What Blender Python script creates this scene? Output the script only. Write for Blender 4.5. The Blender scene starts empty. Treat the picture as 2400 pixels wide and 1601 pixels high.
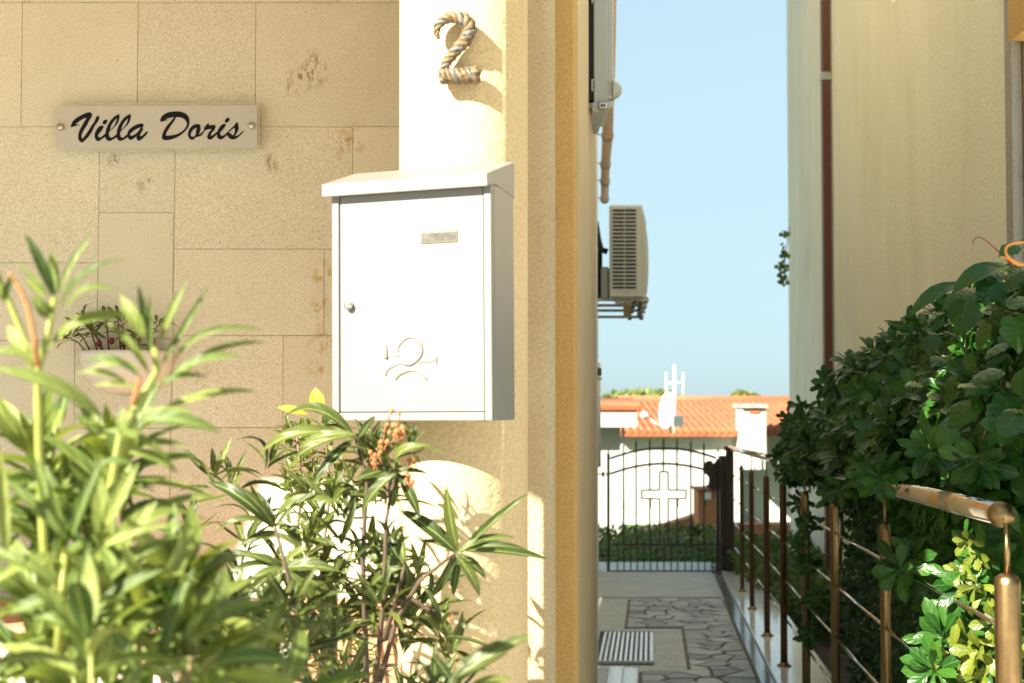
import bpy, bmesh, math, random
import numpy as np
from mathutils import Vector, Matrix, noise
random.seed(7)
SC = bpy.context.scene
COL = SC.collection
R = math.radians
# ------------------------------------------------------------------ camera
PX = 3333.3                      # focal length in pixels of the 2400 px wide photograph
PITCH = math.atan((927 - 800.5) / PX)
CAMZ = 1.4
cam_d = bpy.data.cameras.new('camera'); cam = bpy.data.objects.new('camera', cam_d); COL.objects.link(cam)
cam.location = (0, 0, CAMZ); cam.rotation_euler = (math.pi / 2 + PITCH, 0, 0)
cam_d.lens = 50; cam_d.sensor_width = 36; cam_d.clip_start = 0.05; cam_d.clip_end = 20000
cam_d.dof.use_dof = True; cam_d.dof.focus_distance = 3.4; cam_d.dof.aperture_fstop = 6.0
SC.camera = cam
# ------------------------------------------------------------------ light
SUN_AZ, SUN_EL = 44.0, 32.0      # degrees left of straight behind the camera, height
SKYTOP = (2.08, 2.92, 3.3)       # evenly bright hazy summer sky: soft shoulder c / (1 + c / top)
w = bpy.data.worlds.new('World'); SC.world = w; w.use_nodes = True
nt = w.node_tree; nt.nodes.clear()
sky = nt.nodes.new('ShaderNodeTexSky'); sky.sky_type = 'NISHITA'; sky.sun_disc = False
sky.sun_elevation = R(SUN_EL); sky.sun_rotation = R(180 + SUN_AZ)
sky.altitude = 0; sky.air_density = 1.0; sky.dust_density = 1.2; sky.ozone_density = 1.0
bg = nt.nodes.new('ShaderNodeBackground'); bg.inputs[1].default_value = 0.054
wo = nt.nodes.new('ShaderNodeOutputWorld')
sc1 = nt.nodes.new('ShaderNodeVectorMath'); sc1.operation = 'MULTIPLY_ADD'; sc1.inputs[1].default_value = [1 / x for x in SKYTOP]; sc1.inputs[2].default_value = (1, 1, 1)
cap = nt.nodes.new('ShaderNodeVectorMath'); cap.operation = 'DIVIDE'; nt.links.new(sc1.outputs[0], cap.inputs[1])
gain = nt.nodes.new('ShaderNodeVectorMath'); gain.operation = 'SCALE'; gain.inputs[3].default_value = 4.0
nt.links.new(sky.outputs[0], gain.inputs[0]); nt.links.new(gain.outputs[0], cap.inputs[0]); nt.links.new(gain.outputs[0], sc1.inputs[0]); nt.links.new(cap.outputs[0], bg.inputs[0]); nt.links.new(bg.outputs[0], wo.inputs[0])
sd = bpy.data.lights.new('sun', 'SUN'); sun = bpy.data.objects.new('sun', sd); COL.objects.link(sun)
sd.energy = 3.6; sd.angle = R(0.5); sd.color = (1.0, 0.915, 0.755)
sv = Vector((-math.sin(R(SUN_AZ)) * math.cos(R(SUN_EL)), -math.cos(R(SUN_AZ)) * math.cos(R(SUN_EL)), math.sin(R(SUN_EL))))
sun.rotation_euler = sv.to_track_quat('Z', 'Y').to_euler()
SC.view_settings.view_transform = 'Standard'; SC.view_settings.look = 'None'
SC.view_settings.exposure = 2.65; SC.view_settings.gamma = 1; SC.view_settings.use_curve_mapping = False
SC.render.engine = 'CYCLES'
try:
    SC.cycles.max_bounces = 10; SC.cycles.diffuse_bounces = 5; SC.cycles.transparent_max_bounces = 8
    SC.cycles.use_denoising = True
except Exception: pass

# ------------------------------------------------------------------ helpers
def V(*a): return Vector(a)
cp, sp = math.cos(PITCH), math.sin(PITCH)
def P(px, py, Y):
    "world point seen at pixel (px, py) of the photograph at depth Y"
    cx, cy = (px - 1200) / PX, -(py - 800.5) / PX
    d = V(cx, cp - cy * sp, sp + cy * cp)
    return V(0, 0, CAMZ) + d * (Y / d.y)
DIR = P(1525, 1005, 1.0) - V(0, 0, CAMZ)
EYE = 1.2
def A(u, v, h):
    "alley coordinates: u to the right, v down the alley, h above the sloping path"
    return V(u + DIR.x * v, v, CAMZ + DIR.z * v + h - EYE)

def tag(o, label=None, cat=None, group=None, kind=None):
    if label: o['label'] = label
    if cat: o['category'] = cat
    if group: o['group'] = group
    if kind: o['kind'] = kind
    return o
def thing(name, label, cat, loc=(0, 0, 0), group=None):
    o = bpy.data.objects.new(name, None); COL.objects.link(o); o.location = loc
    o.empty_display_size = 0.1
    return tag(o, label, cat, group)
def link(name, me, parent=None, M=None):
    o = bpy.data.objects.new(name, me); COL.objects.link(o)
    if M is not None: o.matrix_world = M
    if parent is not None:
        o.parent = parent; o.matrix_parent_inverse = WM(parent).inverted()
    return o
def WM(o):
    m = o.matrix_basis.copy()
    return m if o.parent is None else WM(o.parent) @ o.matrix_parent_inverse @ m
class MB:
    def __init__(s): s.v = []; s.f = []; s.smooth = []
    def add(s, vs, fs, smooth=False):
        n = len(s.v); s.v += [tuple(p) for p in vs]; s.f += [tuple(i + n for i in f) for f in fs]; s.smooth += [smooth] * len(fs); return s
    def hexa(s, b, t):
        "b, t: four points each, counter-clockwise from above"
        return s.add(list(b) + list(t), [(3, 2, 1, 0), (4, 5, 6, 7), (0, 1, 5, 4), (1, 2, 6, 5), (2, 3, 7, 6), (3, 0, 4, 7)])
    def box(s, x0, x1, y0, y1, z0, z1):
        return s.hexa([(x0, y0, z0), (x1, y0, z0), (x1, y1, z0), (x0, y1, z0)], [(x0, y0, z1), (x1, y0, z1), (x1, y1, z1), (x0, y1, z1)])
    def obox(s, a, b, wd, ht, up=(0, 0, 1)):
        "box along a-b"
        a, b = Vector(a), Vector(b); t = (b - a).normalized(); upv = Vector(up)
        if abs(t.dot(upv)) > .98: upv = V(0, 1, 0)
        sx = t.cross(upv).normalized() * wd / 2; sz = sx.cross(t).normalized() * ht / 2
        return s.hexa([a - sx - sz, a + sx - sz, b + sx - sz, b - sx - sz], [a - sx + sz, a + sx + sz, b + sx + sz, b - sx + sz])
    def tube(s, pts, rad, n=10, caps=True, smooth=True):
        pts = [Vector(p) for p in pts]
        if not hasattr(rad, '__len__'): rad = [rad] * len(pts)
        rings = []; ref = None
        for i, p in enumerate(pts):
            t = (pts[min(i + 1, len(pts) - 1)] - pts[max(i - 1, 0)]).normalized()
            if ref is None: ref = V(0, 0, 1) if abs(t.z) < .9 else V(0, 1, 0)
            a = (ref - t * ref.dot(t)).normalized(); ref = a; b = t.cross(a)
            rings.append([p + (a * math.cos(k * 2 * math.pi / n) + b * math.sin(k * 2 * math.pi / n)) * rad[i] for k in range(n)])
        vs = [q for r in rings for q in r]; fs = []
        for i in range(len(rings) - 1):
            for k in range(n):
                fs.append((i * n + k, i * n + (k + 1) % n, (i + 1) * n + (k + 1) % n, (i + 1) * n + k))
        s.add(vs, fs, smooth)
        if caps:
            m = len(s.v) - len(vs)
            s.f.append(tuple(m + k for k in reversed(range(n)))); s.f.append(tuple(m + (len(rings) - 1) * n + k for k in range(n))); s.smooth += [False, False]
        return s
    def lathe(s, c, prof, n=24, axis='Z', smooth=True):
        c = Vector(c); vs = []; fs = []
        for r, h in prof:
            for k in range(n):
                a = k * 2 * math.pi / n; x, y = r * math.cos(a), r * math.sin(a)
                vs.append(c + (V(x, y, h) if axis == 'Z' else (V(x, h, y) if axis == 'Y' else V(h, x, y))))
        for i in range(len(prof) - 1):
            for k in range(n): fs.append((i * n + k, i * n + (k + 1) % n, (i + 1) * n + (k + 1) % n, (i + 1) * n + k))
        fs.append(tuple(reversed(range(n)))); fs.append(tuple((len(prof) - 1) * n + k for k in range(n)))
        return s.add(vs, fs, smooth)
    def prism(s, poly, z0, z1):
        "poly: xy points"
        n = len(poly)
        return s.add([(x, y, z0) for x, y in poly] + [(x, y, z1) for x, y in poly],
                     [tuple(reversed(range(n))), tuple(range(n, 2 * n))] + [(i, (i + 1) % n, n + (i + 1) % n, n + i) for i in range(n)])
    def mesh(s, name, mat, recalc=True, autos=False):
        me = bpy.data.meshes.new(name); me.from_pydata(s.v, [], s.f)
        me.polygons.foreach_set('use_smooth', s.smooth)
        if recalc:
            bm = bmesh.new(); bm.from_mesh(me); bmesh.ops.recalc_face_normals(bm, faces=bm.faces); bm.to_mesh(me); bm.free()
        if mat: me.materials.append(mat)
        return me
    def build(s, name, mat, parent=None, bevel=0, seg=2):
        o = link(name, s.mesh(name, mat), parent)
        if bevel:
            m = o.modifiers.new('bevel', 'BEVEL'); m.width = bevel; m.segments = seg; m.limit_method = 'ANGLE'; m.angle_limit = R(40)
        return o
def catmull(pts, n=8, cyc=False):
    out = []; L = len(pts); rng = range(L if cyc else L - 1)
    g = lambda i: np.array(pts[i % L] if cyc else pts[max(0, min(L - 1, i))], float)
    for i in rng:
        p0, p1, p2, p3 = g(i - 1), g(i), g(i + 1), g(i + 2)
        for k in range(n):
            t = k / n
            out.append(.5 * ((2 * p1) + (-p0 + p2) * t + (2 * p0 - 5 * p1 + 4 * p2 - p3) * t * t + (-p0 + 3 * p1 - 3 * p2 + p3) * t ** 3))
    if not cyc: out.append(g(L - 1))
    return out

# ------------------------------------------------------------------ materials
def nodes(name):
    m = bpy.data.materials.new(name); m.use_nodes = True
    t = m.node_tree; b = t.nodes['Principled BSDF']; return m, t, b
def N(t, typ, **kw):
    n = t.nodes.new(typ)
    for k, v in kw.items():
        if k.startswith('i_'): n.inputs[int(k[2:])].default_value = v
        else: setattr(n, k, v)
    return n
def ramp(t, src, stops):
    r = t.nodes.new('ShaderNodeValToRGB'); e = r.color_ramp.elements
    while len(e) < len(stops): e.new(.5)
    for el, (p, c) in zip(e, stops): el.position = p; el.color = (*c, 1) if len(c) == 3 else c
    t.links.new(src, r.inputs[0]); return r
def tex(t, scale, detail=4, rough=.6, coord='Object', stretch=None, kind='ShaderNodeTexNoise'):
    tc = t.nodes.new('ShaderNodeTexCoord'); n = t.nodes.new(kind)
    n.inputs['Scale'].default_value = scale
    if kind == 'ShaderNodeTexNoise': n.inputs['Detail'].default_value = detail; n.inputs['Roughness'].default_value = rough
    src = tc.outputs[coord]
    if stretch:
        mp = t.nodes.new('ShaderNodeMapping'); mp.inputs['Scale'].default_value = stretch
        t.links.new(src, mp.inputs[0]); src = mp.outputs[0]
    t.links.new(src, n.inputs[0]); return n
def mixc(t, fac, a, b, mode='MIX'):
    m = t.nodes.new('ShaderNodeMix'); m.data_type = 'RGBA'; m.blend_type = mode
    for s, x in ((0, fac), (6, a), (7, b)):
        if hasattr(x, 'is_output') or hasattr(x, 'links'): t.links.new(x, m.inputs[s])
        else: m.inputs[s].default_value = x if s == 0 else (*x, 1)
    return m.outputs[2]
def bump(t, b, src, dist, strength=1.0, prev=None):
    n = t.nodes.new('ShaderNodeBump'); n.inputs['Distance'].default_value = dist; n.inputs['Strength'].default_value = strength
    t.links.new(src, n.inputs['Height'])
    if prev: t.links.new(prev, n.inputs['Normal'])
    t.links.new(n.outputs[0], b.inputs['Normal']); return n.outputs[0]
def stucco(name, c1, c2, gscale=260, gdist=.0018, stain=None, big=3, stretch=None):
    m, t, b = nodes(name)
    g = tex(t, gscale, 3, .55); l = tex(t, big, 5, .6, stretch=stretch)
    r = ramp(t, l.outputs[0], [(.3, c1), (.7, c2)])
    sp_ = ramp(t, g.outputs[0], [(.3, (.80, .78, .74)), (.62, (1, 1, 1))])
    col = mixc(t, 1.0, r.outputs[0], sp_.outputs[0], 'MULTIPLY')
    if stain:
        s = tex(t, 9, 6, .7); sr = ramp(t, s.outputs[0], [(.60, (0, 0, 0)), (.72, (1, 1, 1))])
        col = mixc(t, sr.outputs[0], col, stain)
    t.links.new(col, b.inputs['Base Color']); b.inputs['Roughness'].default_value = .9; b.inputs['Specular IOR Level'].default_value = .2
    g2 = tex(t, gscale * .4, 2, .5)
    p = bump(t, b, g2.outputs[0], gdist * 1.6); bump(t, b, g.outputs[0], gdist, prev=p)
    return m
def plain(name, c, rough=.5, metal=0, var=.12, scale=20, bumpd=0, coat=0, spec=.5):
    m, t, b = nodes(name)
    n = tex(t, scale, 5, .65)
    r = ramp(t, n.outputs[0], [(.3, tuple(x * (1 - var) for x in c)), (.7, tuple(min(1, x * (1 + var)) for x in c))])
    t.links.new(r.outputs[0], b.inputs['Base Color'])
    b.inputs['Roughness'].default_value = rough; b.inputs['Metallic'].default_value = metal; b.inputs['Specular IOR Level'].default_value = spec
    if coat: b.inputs['Coat Weight'].default_value = coat
    if bumpd: bump(t, b, n.outputs[0], bumpd)
    return m
def leafmat(name, cols, trans=.35, rough=.4, rib=(.3, .4, .12), ribw=.06, transcol=1.6, spec=.5):
    m, t, b = nodes(name)
    gm = t.nodes.new('ShaderNodeNewGeometry'); oi = t.nodes.new('ShaderNodeObjectInfo')
    ad = N(t, 'ShaderNodeMath', operation='ADD'); t.links.new(gm.outputs['Random Per Island'], ad.inputs[0]); t.links.new(oi.outputs['Random'], ad.inputs[1])
    fr = N(t, 'ShaderNodeMath', operation='FRACT'); t.links.new(ad.outputs[0], fr.inputs[0])
    k = len(cols); r = ramp(t, fr.outputs[0], [(i / max(1, k - 1), c) for i, c in enumerate(cols)])
    uv = t.nodes.new('ShaderNodeUVMap'); sx = t.nodes.new('ShaderNodeSeparateXYZ'); t.links.new(uv.outputs[0], sx.inputs[0])
    a = N(t, 'ShaderNodeMath', operation='SUBTRACT', i_1=.5); t.links.new(sx.outputs[0], a.inputs[0])
    a2 = N(t, 'ShaderNodeMath', operation='ABSOLUTE'); t.links.new(a.outputs[0], a2.inputs[0])
    rr = ramp(t, a2.outputs[0], [(ribw * .4, (1, 1, 1)), (ribw, (0, 0, 0))])
    # side veins
    vw = N(t, 'ShaderNodeMath', operation='MULTIPLY_ADD', i_1=26.0); t.links.new(sx.outputs[1], vw.inputs[0])
    vm = N(t, 'ShaderNodeMath', operation='MULTIPLY', i_1=-14.0); t.links.new(a2.outputs[0], vm.inputs[0]); t.links.new(vm.outputs[0], vw.inputs[2])
    vs = N(t, 'ShaderNodeMath', operation='SINE'); t.links.new(vw.outputs[0], vs.inputs[0])
    ns = tex(t, 60, 3, .6)
    c0 = mixc(t, .5, r.outputs[0], ramp(t, ns.outputs[0], [(.35, (.6, .6, .6)), (.65, (1.3, 1.3, 1.3))]).outputs[0], 'MULTIPLY')
    col = mixc(t, rr.outputs[0], c0, rib)
    t.links.new(col, b.inputs['Base Color']); b.inputs['Roughness'].default_value = rough; b.inputs['Specular IOR Level'].default_value = spec
    bump(t, b, vs.outputs[0], .0004, .6)
    tr = t.nodes.new('ShaderNodeBsdfTranslucent'); tcol = mixc(t, 1.0, col, tuple(x * transcol for x in (1.15, 1.1, .5)), 'MULTIPLY'); t.links.new(tcol, tr.inputs[0])
    mx = t.nodes.new('ShaderNodeMixShader'); mx.inputs[0].default_value = trans
    t.links.new(b.outputs[0], mx.inputs[1]); t.links.new(tr.outputs[0], mx.inputs[2])
    t.links.new(mx.outputs[0], t.nodes['Material Output'].inputs[0]); return m

M = {}
SY = 3.4
def stone_mat():
    m, t, b = nodes('limestone')
    oi = t.nodes.new('ShaderNodeObjectInfo')
    big = tex(t, 4, 5, .6); g = tex(t, 460, 3, .6); pit = tex(t, 70, 4, .75, stretch=(1, 1, 1.7)); pit2 = tex(t, 22, 6, .8); fleck = tex(t, 160, 2, .6, stretch=(1, 1, .6))
    base = ramp(t, big.outputs[0], [(.3, (.74, .71, .575)), (.7, (.80, .775, .65))]).outputs[0]
    tone = ramp(t, oi.outputs['Random'], [(0, (.93, .93, .92)), (1, (1.04, 1.03, 1.01))]).outputs[0]
    base = mixc(t, 1, base, tone, 'MULTIPLY')
    gr = ramp(t, g.outputs[0], [(.34, (.66, .61, .50)), (.56, (1.05, 1.05, 1.05))]).outputs[0]
    base = mixc(t, 1, base, gr, 'MULTIPLY')
    f1 = ramp(t, fleck.outputs[0], [(.265, (1, 1, 1)), (.30, (0, 0, 0))]).outputs[0]
    base = mixc(t, f1, base, (.20, .135, .07))
    pr = ramp(t, pit.outputs[0], [(.70, (0, 0, 0)), (.74, (1, 1, 1))]).outputs[0]
    p2 = ramp(t, pit2.outputs[0], [(.60, (0, 0, 0)), (.66, (1, 1, 1))]).outputs[0]
    pm = mixc(t, 1, pr, p2, 'MULTIPLY')
    base = mixc(t, pm, base, (.24, .16, .08))
    # lichen and rust patches where the photograph shows them
    tc = t.nodes.new('ShaderNodeTexCoord'); ln = tex(t, 34, 7, .82, stretch=(1.6, 1, .8)); lf = ramp(t, ln.outputs[0], [(.505, (0, 0, 0)), (.58, (.85, .85, .85))]).outputs[0]
    for (px, py, rad, colr) in ((720, 165, .062, (.24, .15, .07)), (690, 205, .03, (.26, .17, .08)), (270, 375, .022, (.26, .18, .10)), (345, 435, .03, (.30, .22, .12)), (822, 335, .055, (.50, .28, .06)), (757, 640, .045, (.52, .33, .09)), (752, 720, .035, (.52, .33, .09)), (760, 800, .045, (.52, .33, .09)), (745, 860, .03, (.52, .33, .09)), (455, 860, .05, (.50, .36, .2)), (640, 380, .03, (.28, .19, .1))):
        q = P(px, py, SY - .012); d = N(t, 'ShaderNodeVectorMath', operation='DISTANCE'); t.links.new(tc.outputs['Object'], d.inputs[0]); d.inputs[1].default_value = q
        mk = ramp(t, d.outputs['Value'], [(rad * .35, (1, 1, 1)), (rad, (0, 0, 0))]).outputs[0]
        f = mixc(t, 1, lf, mk, 'MULTIPLY'); base = mixc(t, f, base, colr)
    t.links.new(base, b.inputs['Base Color']); b.inputs['Roughness'].default_value = .92; b.inputs['Specular IOR Level'].default_value = .2
    p = bump(t, b, g.outputs[0], .0016); bump(t, b, pm, .0015, .6, prev=p)
    t.nodes[-1] if False else None
    return m
M['stone'] = stone_mat()
M['mortar'] = stucco('mortar', (.58, .53, .42), (.66, .61, .50), 200, .002)
M['column'] = stucco('column_stucco', (.58, .45, .26), (.65, .51, .31), 190, .0017)
M['pilaster'] = stucco('pilaster_stucco', (.46, .36, .215), (.54, .44, .28), 230, .0022)
M['ochre'] = stucco('ochre_stucco', (.58, .36, .13), (.64, .41, .16), 260, .0018)
M['side'] = stucco('side_stucco', (.56, .44, .27), (.64, .51, .33), 240, .0018)
M['rightwall'] = stucco('neighbour_render', (.74, .685, .52), (.84, .79, .63), 120, .002, big=2.2, stretch=(1, 1, .35))
M['concrete'] = stucco('grey_concrete', (.36, .33, .28), (.44, .41, .36), 150, .003, stain=(.22, .2, .17))
M['white_wall'] = stucco('white_render', (.78, .76, .72), (.84, .82, .78), 90, .002)
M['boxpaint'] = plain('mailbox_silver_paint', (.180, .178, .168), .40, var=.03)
M['farwall'] = plain('off_white_render', (.42, .41, .38), .9, var=.06, scale=2)
M['whitepaint'] = plain('white_enamel', (.80, .80, .80), .28, var=.01, coat=.3)
M['greypaint'] = plain('grey_unit_paint', (.40, .41, .36), .45, var=.05)
M['acpaint'] = plain('ac_paint', (.50, .50, .44), .45, var=.05)
M['dark'] = plain('dark_void', (.012, .014, .013), .6)
M['blackiron'] = plain('black_iron', (.012, .012, .012), .45, var=.3)
M['gatepaint'] = plain('gate_brown_paint', (.05, .034, .022), .45, var=.25, scale=60)
M['bronze'] = plain('bronze_metal', (.27, .185, .09), .36, 1.0, var=.15, scale=40)
M['postbrown'] = plain('dark_bronze', (.13, .072, .036), .42, .7, var=.15, scale=40)
M['steel'] = plain('polished_steel', (.62, .56, .48), .10, 1.0, var=.06)
M['screw'] = plain('brushed_steel', (.55, .53, .48), .3, 1.0)
M['signplate'] = plain('silver_sign_film', (.50, .48, .41), .35, var=.03, scale=12)
M['ink'] = plain('black_letter_ink', (.005, .005, .008), .6, spec=.2)
M['gold'] = plain('gold_letter_edge', (.42, .28, .08), .35, .3)
M['downpipe'] = plain('brown_downpipe_paint', (.13, .045, .022), .5, var=.1)
M['marble'] = plain('white_marble', (.78, .78, .75), .12, var=.08, scale=6)
M['greymarble'] = plain('grey_marble', (.20, .20, .18), .15, var=.15, scale=9)
M['pathcon'] = stucco('path_concrete', (.46, .505, .53), (.56, .60, .62), 40, .003, big=5)
M['joint'] = plain('dark_joint_mortar', (.16, .135, .10), .9, var=.3, bumpd=.002)
def flag_mat():
    m, t, b = nodes('flagstone'); oi = t.nodes.new('ShaderNodeObjectInfo'); n = tex(t, 14, 6, .7)
    a = ramp(t, oi.outputs['Random'], [(0, (.24, .26, .275)), (.5, (.35, .37, .385)), (1, (.48, .50, .51))]).outputs[0]
    c = mixc(t, 1, a, ramp(t, n.outputs[0], [(.3, (.75, .72, .68)), (.7, (1.15, 1.15, 1.15))]).outputs[0], 'MULTIPLY')
    t.links.new(c, b.inputs['Base Color']); b.inputs['Roughness'].default_value = .6; bump(t, b, n.outputs[0], .004); return m
M['flag'] = flag_mat()
M['rooftile'] = plain('terracotta', (.33, .09, .035), .8, var=.25, scale=3)
M['coping'] = plain('orange_coping', (.42, .17, .08), .8, var=.15, scale=5)
M['yellow'] = plain('yellow_render', (.5, .38, .17), .9, var=.08)
M['teal'] = plain('teal_plastic', (.10, .26, .26), .4, var=.05)
M['bark'] = plain('bark', (.16, .11, .06), .9, var=.4, scale=40, bumpd=.003)
M['darkbark'] = plain('dark_bark', (.075, .05, .03), .9, var=.4, scale=40, bumpd=.003)
M['greenstem'] = plain('green_stem', (.20, .23, .04), .5, var=.2, scale=30)
M['redstem'] = plain('red_stem', (.30, .08, .02), .5, var=.3, scale=40)
M['soil'] = plain('soil', (.055, .04, .025), .95, var=.4, scale=12, bumpd=.01)
M['grass'] = plain('lawn', (.06, .11, .02), .9, var=.5, scale=30, bumpd=.02)
M['brick'] = plain('orange_brick', (.48, .24, .14), .8, var=.3, scale=15, bumpd=.002)
M['whitebrick'] = plain('white_brick', (.66, .60, .5), .8, var=.1, scale=15, bumpd=.002)
M['terra'] = plain('dark_terrain', (.16, .14, .1), .95, var=.3, scale=.5)
M['planter'] = plain('white_planter_glaze', (.70, .66, .58), .5, var=.05, scale=8)
M['flower'] = plain('faded_orange_blossom', (.36, .12, .04), .7, var=.4, scale=90)
M['withered'] = plain('withered_brown', (.30, .13, .04), .8, var=.4, scale=60)
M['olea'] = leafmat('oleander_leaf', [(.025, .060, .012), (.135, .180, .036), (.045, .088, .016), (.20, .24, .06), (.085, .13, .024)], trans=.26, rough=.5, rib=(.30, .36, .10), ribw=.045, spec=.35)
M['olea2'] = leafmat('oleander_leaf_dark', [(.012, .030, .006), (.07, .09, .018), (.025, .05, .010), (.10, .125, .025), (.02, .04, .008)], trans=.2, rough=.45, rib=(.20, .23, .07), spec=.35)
M['pitto'] = leafmat('pittosporum_leaf', [(.007, .040, .005), (.016, .070, .008), (.034, .105, .012), (.010, .050, .006)], trans=.14, rough=.33, spec=.3, rib=(.07, .115, .035), ribw=.035, transcol=2.8)
M['vine'] = leafmat('vine_leaf', [(.010, .055, .008), (.020, .080, .010), (.034, .105, .014)], trans=.3, rough=.35, rib=(.06, .12, .03), ribw=.02)
M['small'] = leafmat('small_shrub_leaf', [(.04, .075, .015), (.08, .12, .02), (.13, .17, .03)], trans=.35, rough=.35, rib=(.2, .26, .08))
M['farleaf'] = leafmat('far_tree_leaf', [(.06, .09, .02), (.12, .15, .03), (.17, .19, .05)], trans=.3, rough=.5)
M['lowleaf'] = leafmat('low_hedge_leaf', [(.03, .07, .012), (.06, .11, .02), (.10, .15, .03)], trans=.3, rough=.5)

# ------------------------------------------------------------------ leaves
def leaf_template(prof, nseg, b, fold=.10, roll=0):
    vs = []; uv = []; fs = []
    for i in range(nseg + 1):
        y = i / nseg; ww = prof(y) / 2; zc = 4 * b * y * (1 - y)
        for j, s in enumerate((-1, 0, 1)):
            vs.append((s * ww, y, zc * 1.0 + (fold * ww * 2 if s else 0) * .5)); uv.append((.5 + s * .5, y))
    for i in range(nseg):
        for j in range(2):
            a = i * 3 + j; fs.append((a, a + 1, a + 4, a + 3))
    return np.array(vs, float), fs, np.array(uv, float)
lanc = lambda y: max(.02, (math.sin(math.pi * min(1, y ** .85)) ** .75) * .98 if 0 < y < 1 else .03)
obov = lambda y: max(.05, math.sin(math.pi * y ** 1.9) ** .62 if 0.02 < y < .995 else .04)
oval = lambda y: max(.03, math.sin(math.pi * y ** 1.05) ** .8 if 0 < y < 1 else .03)
def vine_template():
    # five lobed leaf as a fan, x across, y along, gently cupped
    half = [(0, 0), (.10, -.05), (.26, -.07), (.40, .02), (.46, .12), (.42, .20), (.50, .27), (.53, .40), (.47, .44), (.41, .52), (.39, .60), (.30, .66), (.24, .76), (.14, .84), (.06, .94), (0, 1.0)]
    pts = half + [(-x, y) for x, y in half[-2:0:-1]]
    vs = [(0, .3, .04)] + [(x, y, -.10 * (x * x + (y - .3) ** 2) * 2 + .03 * math.sin(x * 25 + y * 17)) for x, y in pts]
    n = len(pts); fs = [(0, 1 + i, 1 + (i + 1) % n) for i in range(n)]
    uv = [(.5, .3)] + [(.5 + x, y) for x, y in pts]
    return np.array(vs, float), fs, np.array(uv, float)
TP = {}
for k_, pf in (('lanc', lanc), ('obov', obov), ('oval', oval)):
    for q, b_ in enumerate((-.04, .06, .15, .28)):
        TP[(k_, q)] = leaf_template(pf, 8 if k_ == 'lanc' else 6, b_)
TP[('vine', 0)] = TP[('vine', 1)] = TP[('vine', 2)] = TP[('vine', 3)] = vine_template()
for q, b_ in enumerate((0, .06, .15, .28)): TP[('far', q)] = leaf_template(oval, 2, b_)

class Plant:
    def __init__(s): s.L = []
    def leaf(s, base, tip, width, q=1, nrm=None, kind='lanc', twist=0):
        base, tip = Vector(base), Vector(tip); ax = tip - base; Ln = ax.length
        if Ln < 1e-5: return
        ax.normalize(); up = Vector(nrm) if nrm is not None else V(0, 0, 1)
        if abs(up.dot(ax)) > .97: up = V(.3, -1, .2)
        z = (up - ax * up.dot(ax)).normalized(); x = ax.cross(z)
        if twist: z = Matrix.Rotation(twist, 3, ax) @ z; x = ax.cross(z)
        s.L.append((base, x * width, ax * Ln, z * Ln, kind, q))
    def whorl(s, c, axis, n, L, wd, a0=25, a1=85, kind='lanc', jit=.25, q=None, phase=None):
        c, axis = Vector(c), Vector(axis).normalized()
        r = V(0, 0, 1) if abs(axis.z) < .9 else V(1, 0, 0)
        e1 = axis.cross(r).normalized(); e2 = axis.cross(e1)
        ph = random.random() * 6.28 if phase is None else phase
        for i in range(n):
            f = (i + .5) / n; a = R(a0 + (a1 - a0) * f + random.uniform(-12, 12)); th = ph + i * 2.4 + random.uniform(-.3, .3)
            d = axis * math.cos(a) + (e1 * math.cos(th) + e2 * math.sin(th)) * math.sin(a)
            l = L * random.uniform(1 - jit, 1 + jit) * (.75 + .4 * f)
            d.z -= .10 * f
            b0 = c - axis * (.35 * L * f) + d * .004
            s.leaf(b0, b0 + d.normalized() * l, wd * random.uniform(.8, 1.2), q if q is not None else random.choice((0, 1, 1, 2, 2, 3)), axis + V(0, 0, .3), kind, random.uniform(-.5, .5))
    def build(s, root, mat, nobj, leafname='leaf', foliage='foliage', y0=None):
        if not s.L: return
        def score(l):
            c = l[0] + l[2] * .5; Y = c.y
            if Y < .3: return 0
            # project roughly
            d = c - V(0, 0, CAMZ); px = 1200 + PX * d.x / Y; py = 927 - PX * d.z / Y
            if not (-60 < px < 2460 and -60 < py < 1660): return 0
            return l[2].length * l[1].length / (Y * Y)
        idx = sorted(range(len(s.L)), key=lambda i: -score(s.L[i]))
        idx = [i for i in idx]
        objs = [i for i in idx[:nobj] if score(s.L[i]) > 0]; so = set(objs)
        rest = [i for i in range(len(s.L)) if i not in so]
        cache = {}
        Minv = WM(root).inverted()
        for i in objs:
            b, x, y, z, kind, q = s.L[i]
            me = leaf_mesh(kind, q, mat)
            mw = Matrix(((x.x, y.x, z.x, b.x), (x.y, y.y, z.y, b.y), (x.z, y.z, z.z, b.z), (0, 0, 0, 1)))
            o = bpy.data.objects.new(leafname, me); COL.objects.link(o); o.parent = root; o.matrix_basis = Minv @ mw
        if rest:
            VV = []; FF = []; UU = []; off = 0
            groups = {}
            for i in rest: groups.setdefault((s.L[i][4], s.L[i][5]), []).append(i)
            for key, ids in groups.items():
                tv, tf, tu = TP[key]
                for i in ids:
                    b, x, y, z, _, _ = s.L[i]
                    Mx = np.array([[x.x, x.y, x.z], [y.x, y.y, y.z], [z.x, z.y, z.z]])
                    VV.append(tv @ Mx + np.array(b)); FF.append((tf, off)); UU.append(tu); off += len(tv)
            verts = np.concatenate(VV); uvs = np.concatenate(UU)
            faces = [tuple(i + o_ for i in f) for tf, o_ in FF for f in tf]
            me = bpy.data.meshes.new(foliage); me.from_pydata(verts.tolist(), [], faces)
            ul = me.uv_layers.new(name='UVMap'); li = np.zeros(len(me.loops), dtype=np.int32); me.loops.foreach_get('vertex_index', li)
            ul.data.foreach_set('uv', uvs[li].ravel().astype(np.float32))
            me.polygons.foreach_set('use_smooth', [True] * len(me.polygons)); me.materials.append(mat)
            o = link(foliage, me, root); o['kind'] = 'stuff'
_LM = {}
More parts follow.
